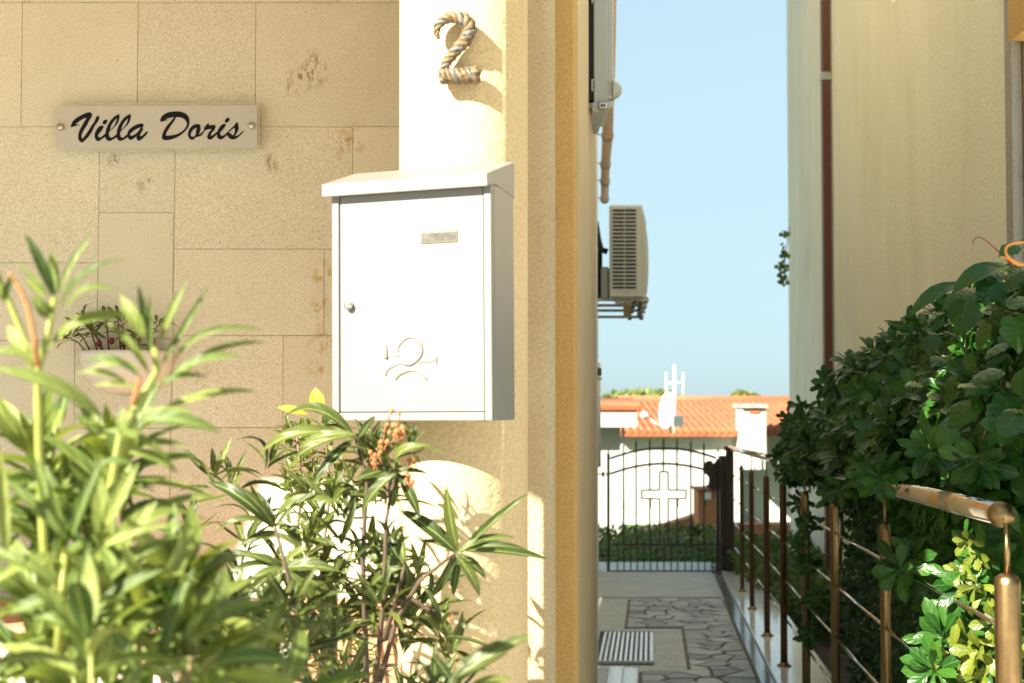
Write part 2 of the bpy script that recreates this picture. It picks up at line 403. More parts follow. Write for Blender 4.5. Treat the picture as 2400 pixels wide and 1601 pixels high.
def leaf_mesh(kind, q, mat):
    k = (kind, q, mat.name)
    if k not in _LM:
        tv, tf, tu = TP[(kind, q)]
        me = bpy.data.meshes.new('leaf'); me.from_pydata(tv.tolist(), [], tf)
        ul = me.uv_layers.new(name='UVMap')
        for lp in me.loops: ul.data[lp.index].uv = tu[lp.vertex_index]
        me.polygons.foreach_set('use_smooth', [True] * len(me.polygons)); me.materials.append(mat); _LM[k] = me
    return _LM[k]

# ------------------------------------------------------------------ ground, sea
def sheet(name, pts, mat, kind='structure'):
    mb = MB(); mb.add(pts, [tuple(range(len(pts)))]); o = mb.build(name, mat); o['kind'] = kind; return o
sheet('ground', [(-9000, -60, -2.2), (9000, -60, -2.2), (9000, 60, -2.2), (-9000, 60, -2.2)][0:4], M['terra'])
sheet('land', [(-9000, 59, -2.2), (9000, 59, -2.2), (9000, 500, -2.2), (-9000, 500, -2.2)], M['terra'])
def sea_mat():
    m, t, b = nodes('sea_water'); b.inputs['Base Color'].default_value = (.05, .15, .20, 1); b.inputs['Roughness'].default_value = .6; b.inputs['Specular IOR Level'].default_value = .2
    n = tex(t, .2, 5, .6); bump(t, b, n.outputs[0], .3); return m
sheet('sea', [(-12000, 420, -2.1), (12000, 420, -2.1), (12000, 15000, -2.1), (-12000, 15000, -2.1)], sea_mat())
mb = MB(); mb.box(-6, 0.05, -1.2, 3.38, -2.2, .30); o = mb.build('garden_soil', stucco('pale_gravel', (.26, .25, .22), (.36, .34, .30), 60, .004)); o['kind'] = 'structure'
mb = MB(); mb.box(-30, 30, -26, -1.21, -2.2, .0); o = mb.build('street', stucco('pale_paving', (.56, .51, .43), (.64, .59, .50), 30, .003)); o['kind'] = 'structure'
# street slab under the camera
mb = MB(); mb.prism([(.06, -1.2), (14, -1.2), (14, 5.3), (1.75, 5.3), (1.75, 2.2), (.06, 2.2)], -2.2, .02); o = mb.build('pavement', M['white_wall']); o['kind'] = 'structure'

# ------------------------------------------------------------------ path
def aquad(mb, u0, u1, v0, v1, h0, h1, su=0):
    mb.hexa([A(u0, v0, h0), A(u1, v0, h0), A(u1 + su, v1, h0), A(u0 + su, v1, h0)], [A(u0, v0, h1), A(u1, v0, h1), A(u1 + su, v1, h1), A(u0 + su, v1, h1)])
mb = MB(); aquad(mb, -.62, .80, 2.3, 12.9, -.5, 0); path = mb.build('path', M['pathcon']); path['kind'] = 'structure'
regions = [[(-.15, 8.62), (.50, 8.62), (.50, 10.03), (-.15, 10.03)], [(.19, 7.08), (.50, 7.08), (.50, 8.6), (.19, 8.6)], [(-.05, 5.2), (.50, 5.2), (.50, 7.06), (-.05, 7.06)]]
for q in regions:
    u0, u1, v0, v1 = q[0][0], q[1][0], q[0][1], q[2][1]
    mb = MB(); aquad(mb, u0 - .012, u1 + .012, v0 - .01, v1 + .01, .0, .004); mb.build('joint_bed', M['joint'], path)
def clip(poly, a, b, c):
    out = []
    for i in range(len(poly)):
        p, q = poly[i], poly[(i + 1) % len(poly)]; dp, dq = a * p[0] + b * p[1] - c, a * q[0] + b * q[1] - c
        if dp <= 0: out.append(p)
        if dp * dq < 0: k = dp / (dp - dq); out.append((p[0] + k * (q[0] - p[0]), p[1] + k * (q[1] - p[1])))
    return out
rs = random.Random(4)
for q in regions:
    u0, u1, v0, v1 = q[0][0], q[1][0], q[0][1], q[2][1]
    seeds = []; tries = 0
    while tries < 1500:
        tries += 1; c = (rs.uniform(u0 + .02, u1 - .02), rs.uniform(v0 + .03, v1 - .03))
        if all(math.hypot((c[0] - s[0]), (c[1] - s[1]) * .8) > .100 for s in seeds): seeds.append(c)
    for i, s in enumerate(seeds):
        poly = list(q)
        for j, s2 in enumerate(seeds):
            if i == j: continue
            a, b = s2[0] - s[0], s2[1] - s[1]; l = math.hypot(a, b)
            if l > .6: continue
            mx, my = (s[0] + s2[0]) / 2, (s[1] + s2[1]) / 2; a /= l; b /= l
            poly = clip(poly, a, b, a * mx + b * my - .008)
            if len(poly) < 3: break
        if len(poly) < 3: continue
        poly = [(max(u0 + .004, min(u1 - .004, p[0])), p[1]) for p in poly]
        h = .012 + rs.uniform(-.003, .004); cx = sum(p[0] for p in poly) / len(poly); cy = sum(p[1] for p in poly) / len(poly)
        ins = [(p[0] + (cx - p[0]) * .05, p[1] + (cy - p[1]) * .05) for p in poly]
        n = len(poly); tl = rs.uniform(-.01, .01)
        vs = [A(p[0], p[1], 0) for p in poly] + [A(p[0], p[1], h * .7) for p in poly] + [A(p[0], p[1], h + tl * (p[0] - cx)) for p in ins]
        fs = [(k, (k + 1) % n, n + (k + 1) % n, n + k) for k in range(n)] + [(n + k, n + (k + 1) % n, 2 * n + (k + 1) % n, 2 * n + k) for k in range(n)] + [tuple(range(2 * n, 3 * n))]
        MB().add(vs, fs).build('flagstone', M['flag'], path)
# grey marble edge course and white marble kerb strip
mb = MB(); aquad(mb, .515, .575, 2.3, 12.4, 0, .012); o = mb.build('path_edging', M['greymarble'], path)
kerb = None
v = 2.3; first = None
kerb = thing('marble_kerb', 'glossy white marble kerb strip carrying the railing posts', 'kerb', A(.7, 7, 0))
while v < 12.3:
    mb = MB(); aquad(mb, .58, .86, v, min(v + .9, 12.4) - .004, -.35, .03); mb.build('marble_slab', M['marble'], kerb, .003); v += .9
# white marble slabs at the foot of the villa wall
for (a, b, c, d) in ((-.21, -.142, 6.3, 7.18), (-.138, -.068, 6.3, 7.14)):
    mb = MB(); aquad(mb, a, b, c, d, 0, .012); mb.build('marble_tile', M['marble'], path)
mb = MB(); aquad(mb, -.50, -.262, 5.0, 7.2, 0, .012); mb.build('marble_tile', M['marble'], path)
mb = MB(); aquad(mb, -.50, -.345, 8.6, 11.7, 0, .012); mb.build('marble_tile', M['marble'], path)
# plain band before the gate: slightly raised step
mb = MB(); aquad(mb, -.55, .50, 10.12, 11.9, 0, .014); mb.build('threshold_slab', M['pathcon'], path)
# drain grate
gr = thing('drain_grate', 'white slatted drain grate set in the path beside the villa wall', 'drain grate', A(-.14, 7.8, 0))
mb = MB(); aquad(mb, -.30, .012, 7.3, 8.38, 0, .006); mb.build('drain_pit', M['dark'], gr)
for i in range(11):
    u = -.272 + i * .0262
    mb = MB(); aquad(mb, u, u + (.0135 if i < 10 else .02), 7.32, 8.36, .006, .018); mb.build('grate_bar', M['whitepaint'], gr)
mb = MB(); aquad(mb, -.30, .016, 7.285, 7.31, .006, .02); mb.build('grate_frame', M['greypaint'], gr); mb = MB(); aquad(mb, -.30, .016, 8.37, 8.395, .006, .02); mb.build('grate_frame', M['greypaint'], gr)

# ------------------------------------------------------------------ the villa on the left
villa = thing('villa', 'cream villa with stone clad porch wall, round stucco column and ochre corner', 'house', (-2, 3.4, 0))
SY = 3.4
def sx_(px): return P(px, 927, SY).x
def sz_(py): return P(1200, py, SY).z
sw = MB().box(sx_(-900), sx_(1290), SY - .0095, SY + .2, -.5, 3.0).build('stone_wall', M['mortar'], villa)
# slabs in photograph pixels: x0, x1, y0, y1
SL = [(-260, 60, -420, 9), (60, 455, -420, 9), (455, 790, -420, 9), (790, 1130, -420, 9),
      (-260, 45, 9, 299), (45, 318, 9, 299), (318, 596, 9, 299), (596, 990, 9, 299), (990, 1290, 9, 299),
      (-300, -60, 299, 617), (-60, 230, 299, 617), (230, 408, 299, 500), (408, 826, 299, 585), (826, 1290, 299, 585),
      (230, 406, 500, 792), (-300, -90, 617, 798), (-90, 230, 617, 798), (408, 760, 585, 786), (760, 1290, 585, 786),
      (-300, 178, 798, 1003), (178, 404, 795, 1003), (406, 665, 787, 1001), (665, 950, 787, 1001), (950, 1290, 787, 1001),
      (-300, 120, 1004, 1386), (120, 402, 1004, 1386), (404, 665, 1002, 1386), (665, 960, 1002, 1386), (960, 1290, 1002, 1386),
      (-300, 90, 1388, 1700), (90, 500, 1388, 1700), (500, 860, 1388, 1700), (860, 1290, 1388, 1700)]
rs = random.Random(11)
for x0, x1, y0, y1 in SL:
    a, b, c, d = sx_(x0) + .0005, sx_(x1) - .0005, sz_(y1) + .0005, sz_(y0) - .0005
    yf = SY - .012 - rs.uniform(0, .0015)
    MB().box(a, b, yf, SY - .0075, c, d).build('stone_slab', M['stone'], sw, .0012, 1)
# column
CX, CY, CR = -.0872, 2.55, .1155
mb = MB(); mb.lathe((CX, CY, 0), [(CR, -.2), (CR, 3.4)], 96); mb.build('column', M['column'], villa)
# pilaster with rounded corner behind the column
x0, x1 = -.10, P(1303, 900, 2.87).x
poly = [(x0, 2.87)] + [(x1 - .035 + .035 * math.sin(a), 2.905 - .035 * math.cos(a)) for a in [R(i * 10) for i in range(0, 10)]] + [(x1, 3.32), (x0, 3.32)]
mb = MB(); mb.prism(poly, -.3, 3.4)
mb.build('pilaster', M['pilaster'], villa)
# ochre corner: rounded return, then the side wall running down the alley
xo = P(1355, 900, 3.3).x
poly = [(x0, 3.325), (xo - .01, 3.325), (xo, 3.335), (xo, 3.6), (x0, 3.6)]
mb = MB(); mb.prism(poly, -.5, 5.3); mb.build('corner_wall', M['ochre'], villa)
xs = P(1357, 900, 3.61).x
q1 = P(1398, 900, 5.6).x; q2 = P(1402, 900, 12.0).x
mb = MB(); mb.prism([(-5.5, 3.61), (xs - .002, 3.61), (q1, 5.6), (-5.5, 5.6)], -2.2, 5.3); mb.build('side_wall', M['side'], villa)
for (ya_, yb_, h_) in ((5.602, 6.2, 5.3), (6.202, 9.0, 6.4), (9.002, 12.0, 8.0)):
    fa, fb = (ya_ - 5.6) / 6.4, (yb_ - 5.6) / 6.4; xa_, xb_ = q1 + (q2 - q1) * fa, q1 + (q2 - q1) * fb
    mb = MB(); mb.prism([(-5.5, ya_), (xa_, ya_), (xb_, yb_), (-5.5, yb_)], -2.2, h_); mb.build('rear_side_wall', M['white_wall'], villa)
mb = MB(); mb.box(-5.5, x0 - .01, 3.595, 3.605, 3.3, 5.3); mb.build('upper_wall', M['column'], villa)
mb = MB(); mb.prism([(.085, 2.86), (-1.3, 1.435), (-1.48, 1.66), (-1.75, 1.98), (-1.95, 1.98), (-2.3, 1.7), (-3, 1.0), (-5.5, 1.0), (-5.5, 3.59), (.085, 3.32)], 2.42, 2.58)  # unseen porch roof, its jagged outline shaped to place shade and sun gaps
mb.build('porch_shade_canopy', M['ochre'], villa)
# unseen canopy on two posts, added and outlined to shade the upper hedge
pg = thing('hedge_shade_canopy', 'unseen flat canopy added over the alley start to shade the hedge', 'canopy', (.9, 1.5, .02))
mb = MB(); mb.prism([(-.52, .9), (.70, .9), (.70, 2.40), (-.02, 2.40), (-.52, 1.88)], 2.42, 2.52); mb.build('shade_slab', M['white_wall'], pg)
for x in (-.48, .66):
    for y in (.94,):
        mb = MB(); mb.box(x - .03, x + .03, y - .03, y + .03, .02, 2.42); mb.build('post', M['gatepaint'], pg)

# roof gutter under the villa eave
gut = thing('roof_gutter', 'beige gutter pipe with ring joints high along the villa eave', 'gutter', P(1420, 400, 9))
pts = []
for (px, py, Y) in ((1428, -60, 5.6), (1427, 150, 7.2), (1424, 318, 9.0), (1419, 385, 10.2), (1417, 466, 11.95)): pts.append(P(px, py, Y))
mb = MB(); mb.tube(pts, [.032, .034, .035, .033, .033], 14); mb.build('pipe', plain('beige_pipe', (.62, .42, .3), .5), gut)
for p, q in ((pts[2], pts[3]), (pts[3], pts[4]), (P(1418, 425, 11.0), pts[4]), (pts[4], pts[3])):
    d = (q - p).normalized() * .03; mb = MB(); mb.tube([p - d, p + d], .040, 14); mb.build('joint_ring', M['pilaster'], gut)
    mb = MB(); mb.tube([p, p + V(-.12, 0, .02)], .006, 6); mb.build('bracket', M['acpaint'], gut)

# wall cabinet at the top
Yc = 4.6
wc = thing('wall_cabinet', 'tall grey wall unit with black back, perforated strip and dome at top of villa side', 'wall unit', P(1395, 100, Yc))
def pbox(mb, x0, x1, y0, y1, Y, dY, skew=0):
    "a box whose front face spans the given pixels at depth Y"
    a, b = P(x0, y1, Y), P(x1, y0, Y); k = skew * DIR.x * dY; z0, z1 = a.z, b.z
    return mb.hexa([(a.x, Y, z0), (b.x, Y, z0), (b.x + k, Y + dY, z0), (a.x + k, Y + dY, z0)], [(a.x, Y, z1), (b.x, Y, z1), (b.x + k, Y + dY, z1), (a.x + k, Y + dY, z1)])
pbox(MB(), 1340, 1393, -420, 236, Yc + .02, .5).build('back_panel', M['dark'], wc)
pbox(MB(), 1392, 1424, -420, 242, Yc, .55).build('casing', M['greypaint'], wc, .004)
pbox(MB(), 1424.5, 1437, -420, 230, Yc + .004, .5).build('perforated_strip', M['acpaint'], wc, .003)
mb = MB()
for i in range(34):
    for j in range(3):
        c = P(1427.3 + j * 3.2 + 0, -60 + i * 8.4 + (4.2 if j == 1 else 0), Yc + .003)
        mb.lathe(c, [(.0011, -.0006), (.0011, .001)], 6, 'Y', False)
h = mb.build('perforation', M['dark'], wc); h['kind'] = 'stuff'
for y in (-130, -8, 200):
    pbox(MB(), 1386, 1399, y - 15, y + 13, Yc - .004, .03).build('clip', M['greypaint'], wc, .002)
    pbox(MB(), 1391, 1393, y - 12, y + 10, Yc - .006, .002).build('clip_gap', M['dark'], wc)
a = P(1340, 236, Yc); 
pt = [P(1340, 234, Yc), P(1392, 241, Yc), P(1392, 262, Yc), P(1401, 262, Yc), P(1340, 240, Yc)]
mb = MB(); mb.hexa([P(1340, 242, Yc), P(1394, 258, Yc), P(1394, 258, Yc + .5), P(1340, 242, Yc + .5)], [P(1340, 236.5, Yc), P(1394, 242.5, Yc), P(1394, 242.5, Yc + .5), P(1340, 236.5, Yc + .5)]); mb.build('lower_bracket', M['pilaster'], wc)
pbox(MB(), 1388, 1403, 240, 262, Yc - .012, .05).build('end_block', M['greypaint'], wc, .002)
mb = MB(); c0, c1 = P(1403, 250, Yc - .01), P(1430, 246, Yc - .01); mb.tube([c0, c1, P(1437, 240, Yc)], [.014, .014, .006], 16); mb.build('end_cap', M['greypaint'], wc)
pbox(MB(), 1406, 1422, 241, 253, Yc - .027, .002).build('sticker', M['whitepaint'], wc)
for i, (a_, b_) in enumerate(((1408, 1411), (1412, 1413.2), (1414.5, 1417), (1418, 1419))):
    pbox(MB(), a_, b_, 243, 251, Yc - .0285, .001).build('sticker_bar', M['dark'], wc)
mb = MB(); c = P(1437, 211, Yc + .02); rr = 23 / PX * Yc
mb.lathe(c, [(.001, rr * .92), (rr * .4, rr * .85), (rr * .75, rr * .6), (rr * .95, rr * .25), (rr, 0), (rr, -.004)][::-1], 24, 'X'); mb.build('dome', M['greypaint'], wc)
mb = MB(); mb.lathe(c, [(rr * 1.06, -.002), (rr * 1.06, .004)], 24, 'X'); mb.build('dome_ring', M['acpaint'], wc)

# small things on the side wall
lam = thing('wall_lamp', 'small dark fitting on the villa side wall above the gate', 'wall lamp', P(1400, 872, 8))
mb = MB(); a, b = P(1385, 881, 8), P(1410, 862, 8); mb.box(a.x, b.x, 8, 8.06, a.z, b.z); mb.build('housing', M['gatepaint'], lam, .004)
mb = MB(); mb.tube([P(1404, 885, 8), P(1404, 890, 8)], .018, 10); mb.build('glass', M['greypaint'], lam)
cd = MB(); cd.tube([P(1403, 850, 8.4), P(1404, 1095, 8.4)], .012, 10); o = cd.build('cable_conduit', M['white_wall']); tag(o, 'pale thin conduit running down the villa side wall behind the lamp', 'conduit')

# air conditioner
Ya = 8.9
ac = thing('air_conditioner', 'grey outdoor air conditioner on a bracket seen from its slatted end', 'air conditioner', P(1470, 697, Ya))
a, b = P(1428, 697, Ya), P(1505, 480, Ya)
pbox(MB(), 1428, 1505, 480, 697, Ya, .8, 1.3).build('casing', M['acpaint'], ac, .012, 3)
mb = MB(); n = 10; vs = []
for k in range(n + 1):
    f = k / n; py = 495 + 190 * f; bx = 1505 + 9.5 * math.sin(math.pi * min(1, max(0, f))) ** .5 - 1
    vs += [P(1503, py, Ya + .02), P(bx, py, Ya + .02), P(1503, py, Ya + .02) + V(.09, .75, 0), P(bx, py, Ya + .02) + V(.09, .75, 0)]
fs = []
for k in range(n):
    o4 = k * 4; fs += [(o4, o4 + 1, o4 + 5, o4 + 4), (o4 + 1, o4 + 3, o4 + 7, o4 + 5)]
mb.add(vs, fs).build('fan_cover', M['acpaint'], ac)
for (xa, xb) in ((1436, 1462.5), (1465, 1491)):
    for i in range(21):
        y = 490 + i * 9.05
        pbox(MB(), xa, xb, y, y + 5.6, Ya - .003, .006).build('vent_slot', M['dark'], ac)
        pbox(MB(), xa, xb, y - 1.2, y + .6, Ya - .012, .008).build('vent_louvre', M['acpaint'], ac)
pbox(MB(), 1408, 1426, 625, 700, Ya + .1, .2, 1.3).build('valve_cover', M['acpaint'], ac, .01)
mb = MB(); mb.tube([P(1398, 520, Ya + .1), P(1404, 560, Ya + .1), P(1408, 585, Ya + .1), P(1424, 590, Ya + .1)], [.014, .014, .022, .02], 10)
mb.tube([P(1404, 590, Ya + .2), P(1404, 705, Ya + .2)], .022, 10); mb.build('hose', M['blackiron'], ac)
br = thing('wall_bracket', 'metal wall bracket with bolts carrying the air conditioner', 'bracket', P(1450, 710, Ya))
for k, (yy, Yb, xe) in enumerate(((703, 9.0, 1520), (716, 9.15, 1516), (728, 9.3, 1512), (743, 9.55, 1508))):
    a, b = P(1395, yy, Yb), P(xe, yy, Yb)
    MB().obox(a, b, .03, .018).build('arm', M['acpaint'], br)
    for px in (xe - 5, xe - 32): MB().tube([P(px, yy - 6, Yb), P(px, yy + 7, Yb)], .014, 8).build('bolt', M['gatepaint'], br)
MB().obox(P(1470, 712, 9.0), P(1470, 742, 9.55), .05, .02).build('cross_piece', M['column'], br)
MB().obox(P(1500, 707, 9.0), P(1498, 742, 9.55), .03, .02).build('cross_piece', M['gatepaint'], br)

# ------------------------------------------------------------------ name sign
Yg = SY - .040
sg = thing('name_sign', 'acrylic name sign Villa Doris in black brush script on the stone wall', 'sign', P(368, 298, Yg))
ROLL = -.0045
def SG(px, py, d=0):
    "sign pixel to world, d in front of the sign plane"
    return P(px, py + (px - 368) * ROLL, Yg - d)
def sgbox(x0, x1, y0, y1, d0, d1):
    mb = MB(); f = [SG(x0, y1, d1), SG(x1, y1, d1), SG(x1, y0, d1), SG(x0, y0, d1)]; k = [SG(x0, y1, d0), SG(x1, y1, d0), SG(x1, y0, d0), SG(x0, y0, d0)]
    k = [V(a.x, Yg - d0, a.z) for a in f]
    mb.add(f + k, [(0, 1, 2, 3), (7, 6, 5, 4), (0, 4, 5, 1), (1, 5, 6, 2), (2, 6, 7, 3), (3, 7, 4, 0)]); return mb
m, t, b = nodes('clear_acrylic'); b.inputs['Base Color'].default_value = (.85, .84, .76, 1); b.inputs['Roughness'].default_value = .15
tb = t.nodes.new('ShaderNodeBsdfTransparent'); mx = t.nodes.new('ShaderNodeMixShader'); mx.inputs[0].default_value = .22; tb.inputs[0].default_value = (.93, .92, .86, 1)
t.links.new(tb.outputs[0], mx.inputs[1]); t.links.new(b.outputs[0], mx.inputs[2]); t.links.new(mx.outputs[0], t.nodes['Material Output'].inputs[0]); M['acrylic'] = m
sgbox(127, 608, 240.5, 354, 0, .004).build('acrylic_plate', M['acrylic'], sg)
sgbox(133.5, 603, 247.5, 348.5, .0045, .0065).build('silver_plate', M['signplate'], sg)
for cx, cy in ((142.5, 297.5), (590, 296.5)):
    c = SG(cx, cy, .0075); mb = MB(); mb.lathe((c.x, c.y, c.z), [(.0078, .045), (.0078, .0), (.0085, -.001), (.0085, -.007), (.0070, -.010), (.0030, -.011)], 28, 'Y'); mb.build('screw', M['screw'], sg)
    MB().obox((c.x - .005, c.y - .0112, c.z - .004), (c.x + .005, c.y - .0112, c.z + .004), .001, .0006).build('screw_slot', M['dark'], sg)
LET = {
 'V': ([(440,635),(450,560),(490,490),(560,430),(650,380),(740,335),(830,308),(880,320),(905,365),(890,410),(840,490),(790,590),(720,700),(680,790),(668,840),(690,885),(740,830),(800,750),(880,620),(945,530),(985,440),(1010,400),(1050,390),(1060,430),(1030,510),(960,610),(900,730),(820,850),(740,930),(690,972),(640,955),(605,905),(598,820),(630,700),(690,590),(740,500),(780,435),(700,455),(620,510),(540,570),(635,580),(560,600),(480,625)], [], 0),
 'i': ([(1100,605),(1150,610),(1155,640),(1110,720),(1055,780),(1032,825),(1060,862),(1110,850),(1200,780),(1215,830),(1130,890),(1050,942),(1000,930),(965,870),(962,790),(990,710),(1040,640)], [], 0),
 'i_dot': ([(1205,470),(1238,490),(1225,540),(1190,575),(1150,572),(1137,540),(1160,490)], [], 0),
 'l': ([(1490,355),(1508,380),(1500,460),(1460,560),(1380,650),(1290,730),(1272,790),(1300,860),(1350,865),(1430,810),(1460,840),(1380,900),(1290,942),(1230,920),(1198,860),(1200,760),(1230,640),(1300,510),(1390,410)], [(1445,450),(1440,500),(1390,610),(1310,690),(1310,640),(1360,540)], 0),
 'l_second': ([(1490+246,355),(1508+246,380),(1500+246,460),(1460+246,560),(1380+246,650),(1290+246,730),(1272+246,790),(1300+246,860),(1350+246,865),(1430+246,800),(1460+246,840),(1380+246,900),(1290+246,942),(1230+246,920),(1198+246,860),(1200+246,760),(1230+246,640),(1300+246,510),(1390+246,410)], [(1445+246,450),(1440+246,500),(1390+246,610),(1310+246,690),(1310+246,640),(1360+246,540)], 0),
 'a': ([(2000,560),(2045,600),(2015,640),(2025,690),(1980,770),(1960,820),(1985,840),(2050,790),(2115,730),(2125,770),(2060,850),(1970,925),(1920,940),(1885,900),(1880,850),(1820,890),(1750,922),(1700,880),(1680,800),(1710,710),(1800,630),(1900,580)], [(1970,650),(1930,720),(1860,790),(1770,830),(1740,800),(1790,740),(1880,680)], 0),
 'D': ([(150,510),(165,440),(220,370),(320,320),(450,300),(560,300),(660,325),(740,380),(785,460),(790,560),(760,650),(690,740),(580,830),(460,890),(340,925),(230,925),(190,890),(190,820),(230,720),(290,620),(360,540),(420,470),(450,428),(400,430),(310,450),(260,475),(340,478),(260,500),(180,522)], [(500,425),(560,425),(640,445),(700,490),(735,560),(720,630),(660,710),(560,780),(430,820),(310,830),(270,815),(290,760),(360,640),(430,540),(480,460)], 1),
 'o': ([(950,578),(1020,590),(1035,650),(1030,730),(1000,810),(1060,770),(1130,700),(1140,715),(1060,820),(990,855),(930,870),(880,915),(830,922),(780,880),(760,810),(775,720),(830,640),(890,595)], [(955,665),(935,720),(930,790),(900,850),(840,850),(818,820),(840,750),(890,690)], 1),
 'r': ([(1225,568),(1222,605),(1340,600),(1365,640),(1345,700),(1290,760),(1265,810),(1280,840),(1340,800),(1400,750),(1410,790),(1330,870),(1260,920),(1205,910),(1183,870),(1200,800),(1240,740),(1270,690),(1180,700),(1130,720),(1110,690),(1130,640),(1190,575)], [], 1),
 'i_second': ([(1540,580),(1585,580),(1585,620),(1530,700),(1470,760),(1470,810),(1510,838),(1560,820),(1640,750),(1640,790),(1580,860),(1500,915),(1450,912),(1405,870),(1402,790),(1425,700),(1480,620)], [], 1),
 'i_dot_second': ([(1630,443),(1672,460),(1665,505),(1620,550),(1580,545),(1573,515),(1595,465)], [], 1),
 's': ([(1860,545),(1865,600),(1878,680),(1850,750),(1810,820),(1790,850),(1860,830),(1920,780),(1968,735),(1970,765),(1900,840),(1820,900),(1740,922),(1670,890),(1625,830),(1610,790),(1650,740),(1730,660),(1790,600),(1810,560)], [(1780,665),(1790,730),(1780,790),(1740,830),(1700,790),(1660,770),(1710,720)], 1)}
def letter(key, outer, hole, which, offs, d, depth, mat, name):
    ox = 120 if which == 0 else 360
    cu = bpy.data.curves.new(name, 'CURVE'); cu.dimensions = '2D'; cu.fill_mode = 'BOTH'; cu.extrude = depth / 2; cu.offset = offs
    for pl in (outer, hole):
        if not pl: continue
        pts = catmull(pl, 5, True); sp_l = cu.splines.new('POLY'); sp_l.points.add(len(pts) - 1)
        area = sum(pts[i][0] * pts[(i + 1) % len(pts)][1] - pts[(i + 1) % len(pts)][0] * pts[i][1] for i in range(len(pts)))
        want = -1 if pl is outer else 1
        if area * want < 0: pts = pts[::-1]
        for q, p in zip(sp_l.points, pts):
            wp = SG(ox + p[0] / 9.404, 230 + p[1] / 9.404, .0065); q.co = (wp.x, wp.z, 0, 1)
        sp_l.use_cyclic_u = True
    tmp = bpy.data.objects.new('tmp', cu); COL.objects.link(tmp)
    dg = bpy.context.evaluated_depsgraph_get(); me = bpy.data.meshes.new_from_object(tmp.evaluated_get(dg))
    bpy.data.objects.remove(tmp); me.materials.clear(); me.materials.append(mat)
    me.transform(Matrix(((1, 0, 0, 0), (0, 0, -1, Yg - .0067 - d), (0, 1, 0, 0), (0, 0, 0, 1))))
    return link(name, me, sg)
for i, (k, (o_, h_, wch)) in enumerate(LET.items()):
    letter(k, o_, h_, wch, -.0014, .0002 + (i % 2) * .00012, .0002, M['gold'], 'letter_edge')
    letter(k, o_, h_, wch, 0, .0008 + (i % 2) * .00012, .0004, M['ink'], 'letter')

# ------------------------------------------------------------------ house number 2
nb = thing('house_number', 'gold and grey braided house number 2 on the round column', 'house number', P(1075, 115, 2.41))
cl = [(290,590,50),(248,480,80),(300,340,110),(440,245,130),(600,225,160),(740,290,185),(825,410,185),(800,540,165),(740,650,160),(630,760,145),(525,890,130),(430,1010,120),(385,1130,110),(375,1250,120)]
bar = [(345,1262,200),(450,1262,190),(600,1258,190),(750,1250,195),(880,1235,200),(945,1235,230)]
def stroke(path, strands, turns, Yn):
    pts = catmull(path, 7)
    base = [P(990 + p[0] / 7.47, 10 + p[1] / 7.47, Yn) for p in pts]; hw = [p[2] * 1.5 / 7.47 / 2 / PX * 2.42 for p in pts]
    core = MB(); core.tube([b + V(0, .006, 0) for b in base], [h * .8 for h in hw], 12); core.build('digit_core', M['numgrey'], nb)
    for s in range(strands):
        out = []
        for i, b in enumerate(base):
            t = (base[min(i + 1, len(base) - 1)] - base[max(0, i - 1)]).normalized(); sd_ = t.cross(V(0, 1, 0)).normalized()
            a = turns * 2 * math.pi * i / (len(base) - 1) + s * 2 * math.pi / strands
            out.append(b + sd_ * math.cos(a) * hw[i] * .55 + V(0, -1, 0) * math.sin(a) * hw[i] * .45)
        MB().tube(out, [h * .5 for h in hw], 10).build('rope_strand', M['numgold'] if s % 2 == 0 else M['numgrey'], nb)
def num_mat(name, c1, c2):
    m, t, b = nodes(name); n = tex(t, 140, 4, .7); r = ramp(t, n.outputs[0], [(.38, c1), (.58, c2)]); t.links.new(r.outputs[0], b.inputs['Base Color'])
    b.inputs['Roughness'].default_value = .55; bump(t, b, n.outputs[0], .0008); return m
M['numgold'] = num_mat('number_gold', (.035, .028, .02), (.18, .115, .045)); M['numgrey'] = num_mat('number_grey', (.03, .03, .028), (.15, .14, .12))
stroke(cl, 3, 5.5, 2.412); stroke(bar, 3, 2.6, 2.412)

# ------------------------------------------------------------------ mailbox
th = R(-22)
Bfr = P(1154, 986.4, 2.29)
mbx = thing('mailbox', 'white enamelled mailbox with sloping lid and post horn on the round column', 'mailbox', Bfr)
Wb, Hb, Db = .293, .383, .098
Mb = Matrix.Translation(Bfr) @ Matrix.Rotation(th, 4, 'Z') @ Matrix.Rotation(R(.45), 4, 'Y').inverted() @ Matrix.Translation((-Wb, 0, 0))
def bb(x0, x1, y0, y1, z0, z1):
    mb = MB(); mb.box(x0, x1, y0, y1, z0, z1); mb.v = [tuple(Mb @ Vector(p)) for p in mb.v]; return mb
fr = .0135
body = MB()
for q in ((0, Wb, .012, Db, 0, Hb),):
    body.box(*q)
body.v = [tuple(Mb @ Vector(p)) for p in body.v]; body.build('body', M['boxpaint'], mbx, .0015)
for q in ((0, fr, -.0, .0115, 0, Hb), (Wb - fr, Wb, 0, .0115, 0, Hb), (fr + .0002, Wb - fr - .0002, 0, .0115, 0, fr)):
    bb(*q).build('front_rim', M['boxpaint'], mbx, .002)
bb(fr + .0012, Wb - fr - .0012, .0025, .0112, fr + .0014, Hb - .003).build('door', M['boxpaint'], mbx, .0015)
# lid: closed profile swept along x
prof = [(-.016, Hb - .006), (-.017, Hb + .016), (Db + .004, Hb + .052), (Db + .004, Hb - .012), (.02, Hb + .001)]
xl0, xl1 = -.0105, Wb + .001
mb = MB(); mb.add([Mb @ V(xl0, y, z) for y, z in prof] + [Mb @ V(xl1, y, z) for y, z in prof], [tuple(range(5)), tuple(reversed(range(5, 10)))] + [(i, (i + 1) % 5, 5 + (i + 1) % 5, 5 + i) for i in range(5)])
mb.build('lid', M['boxpaint'], mbx, .0025, 3)
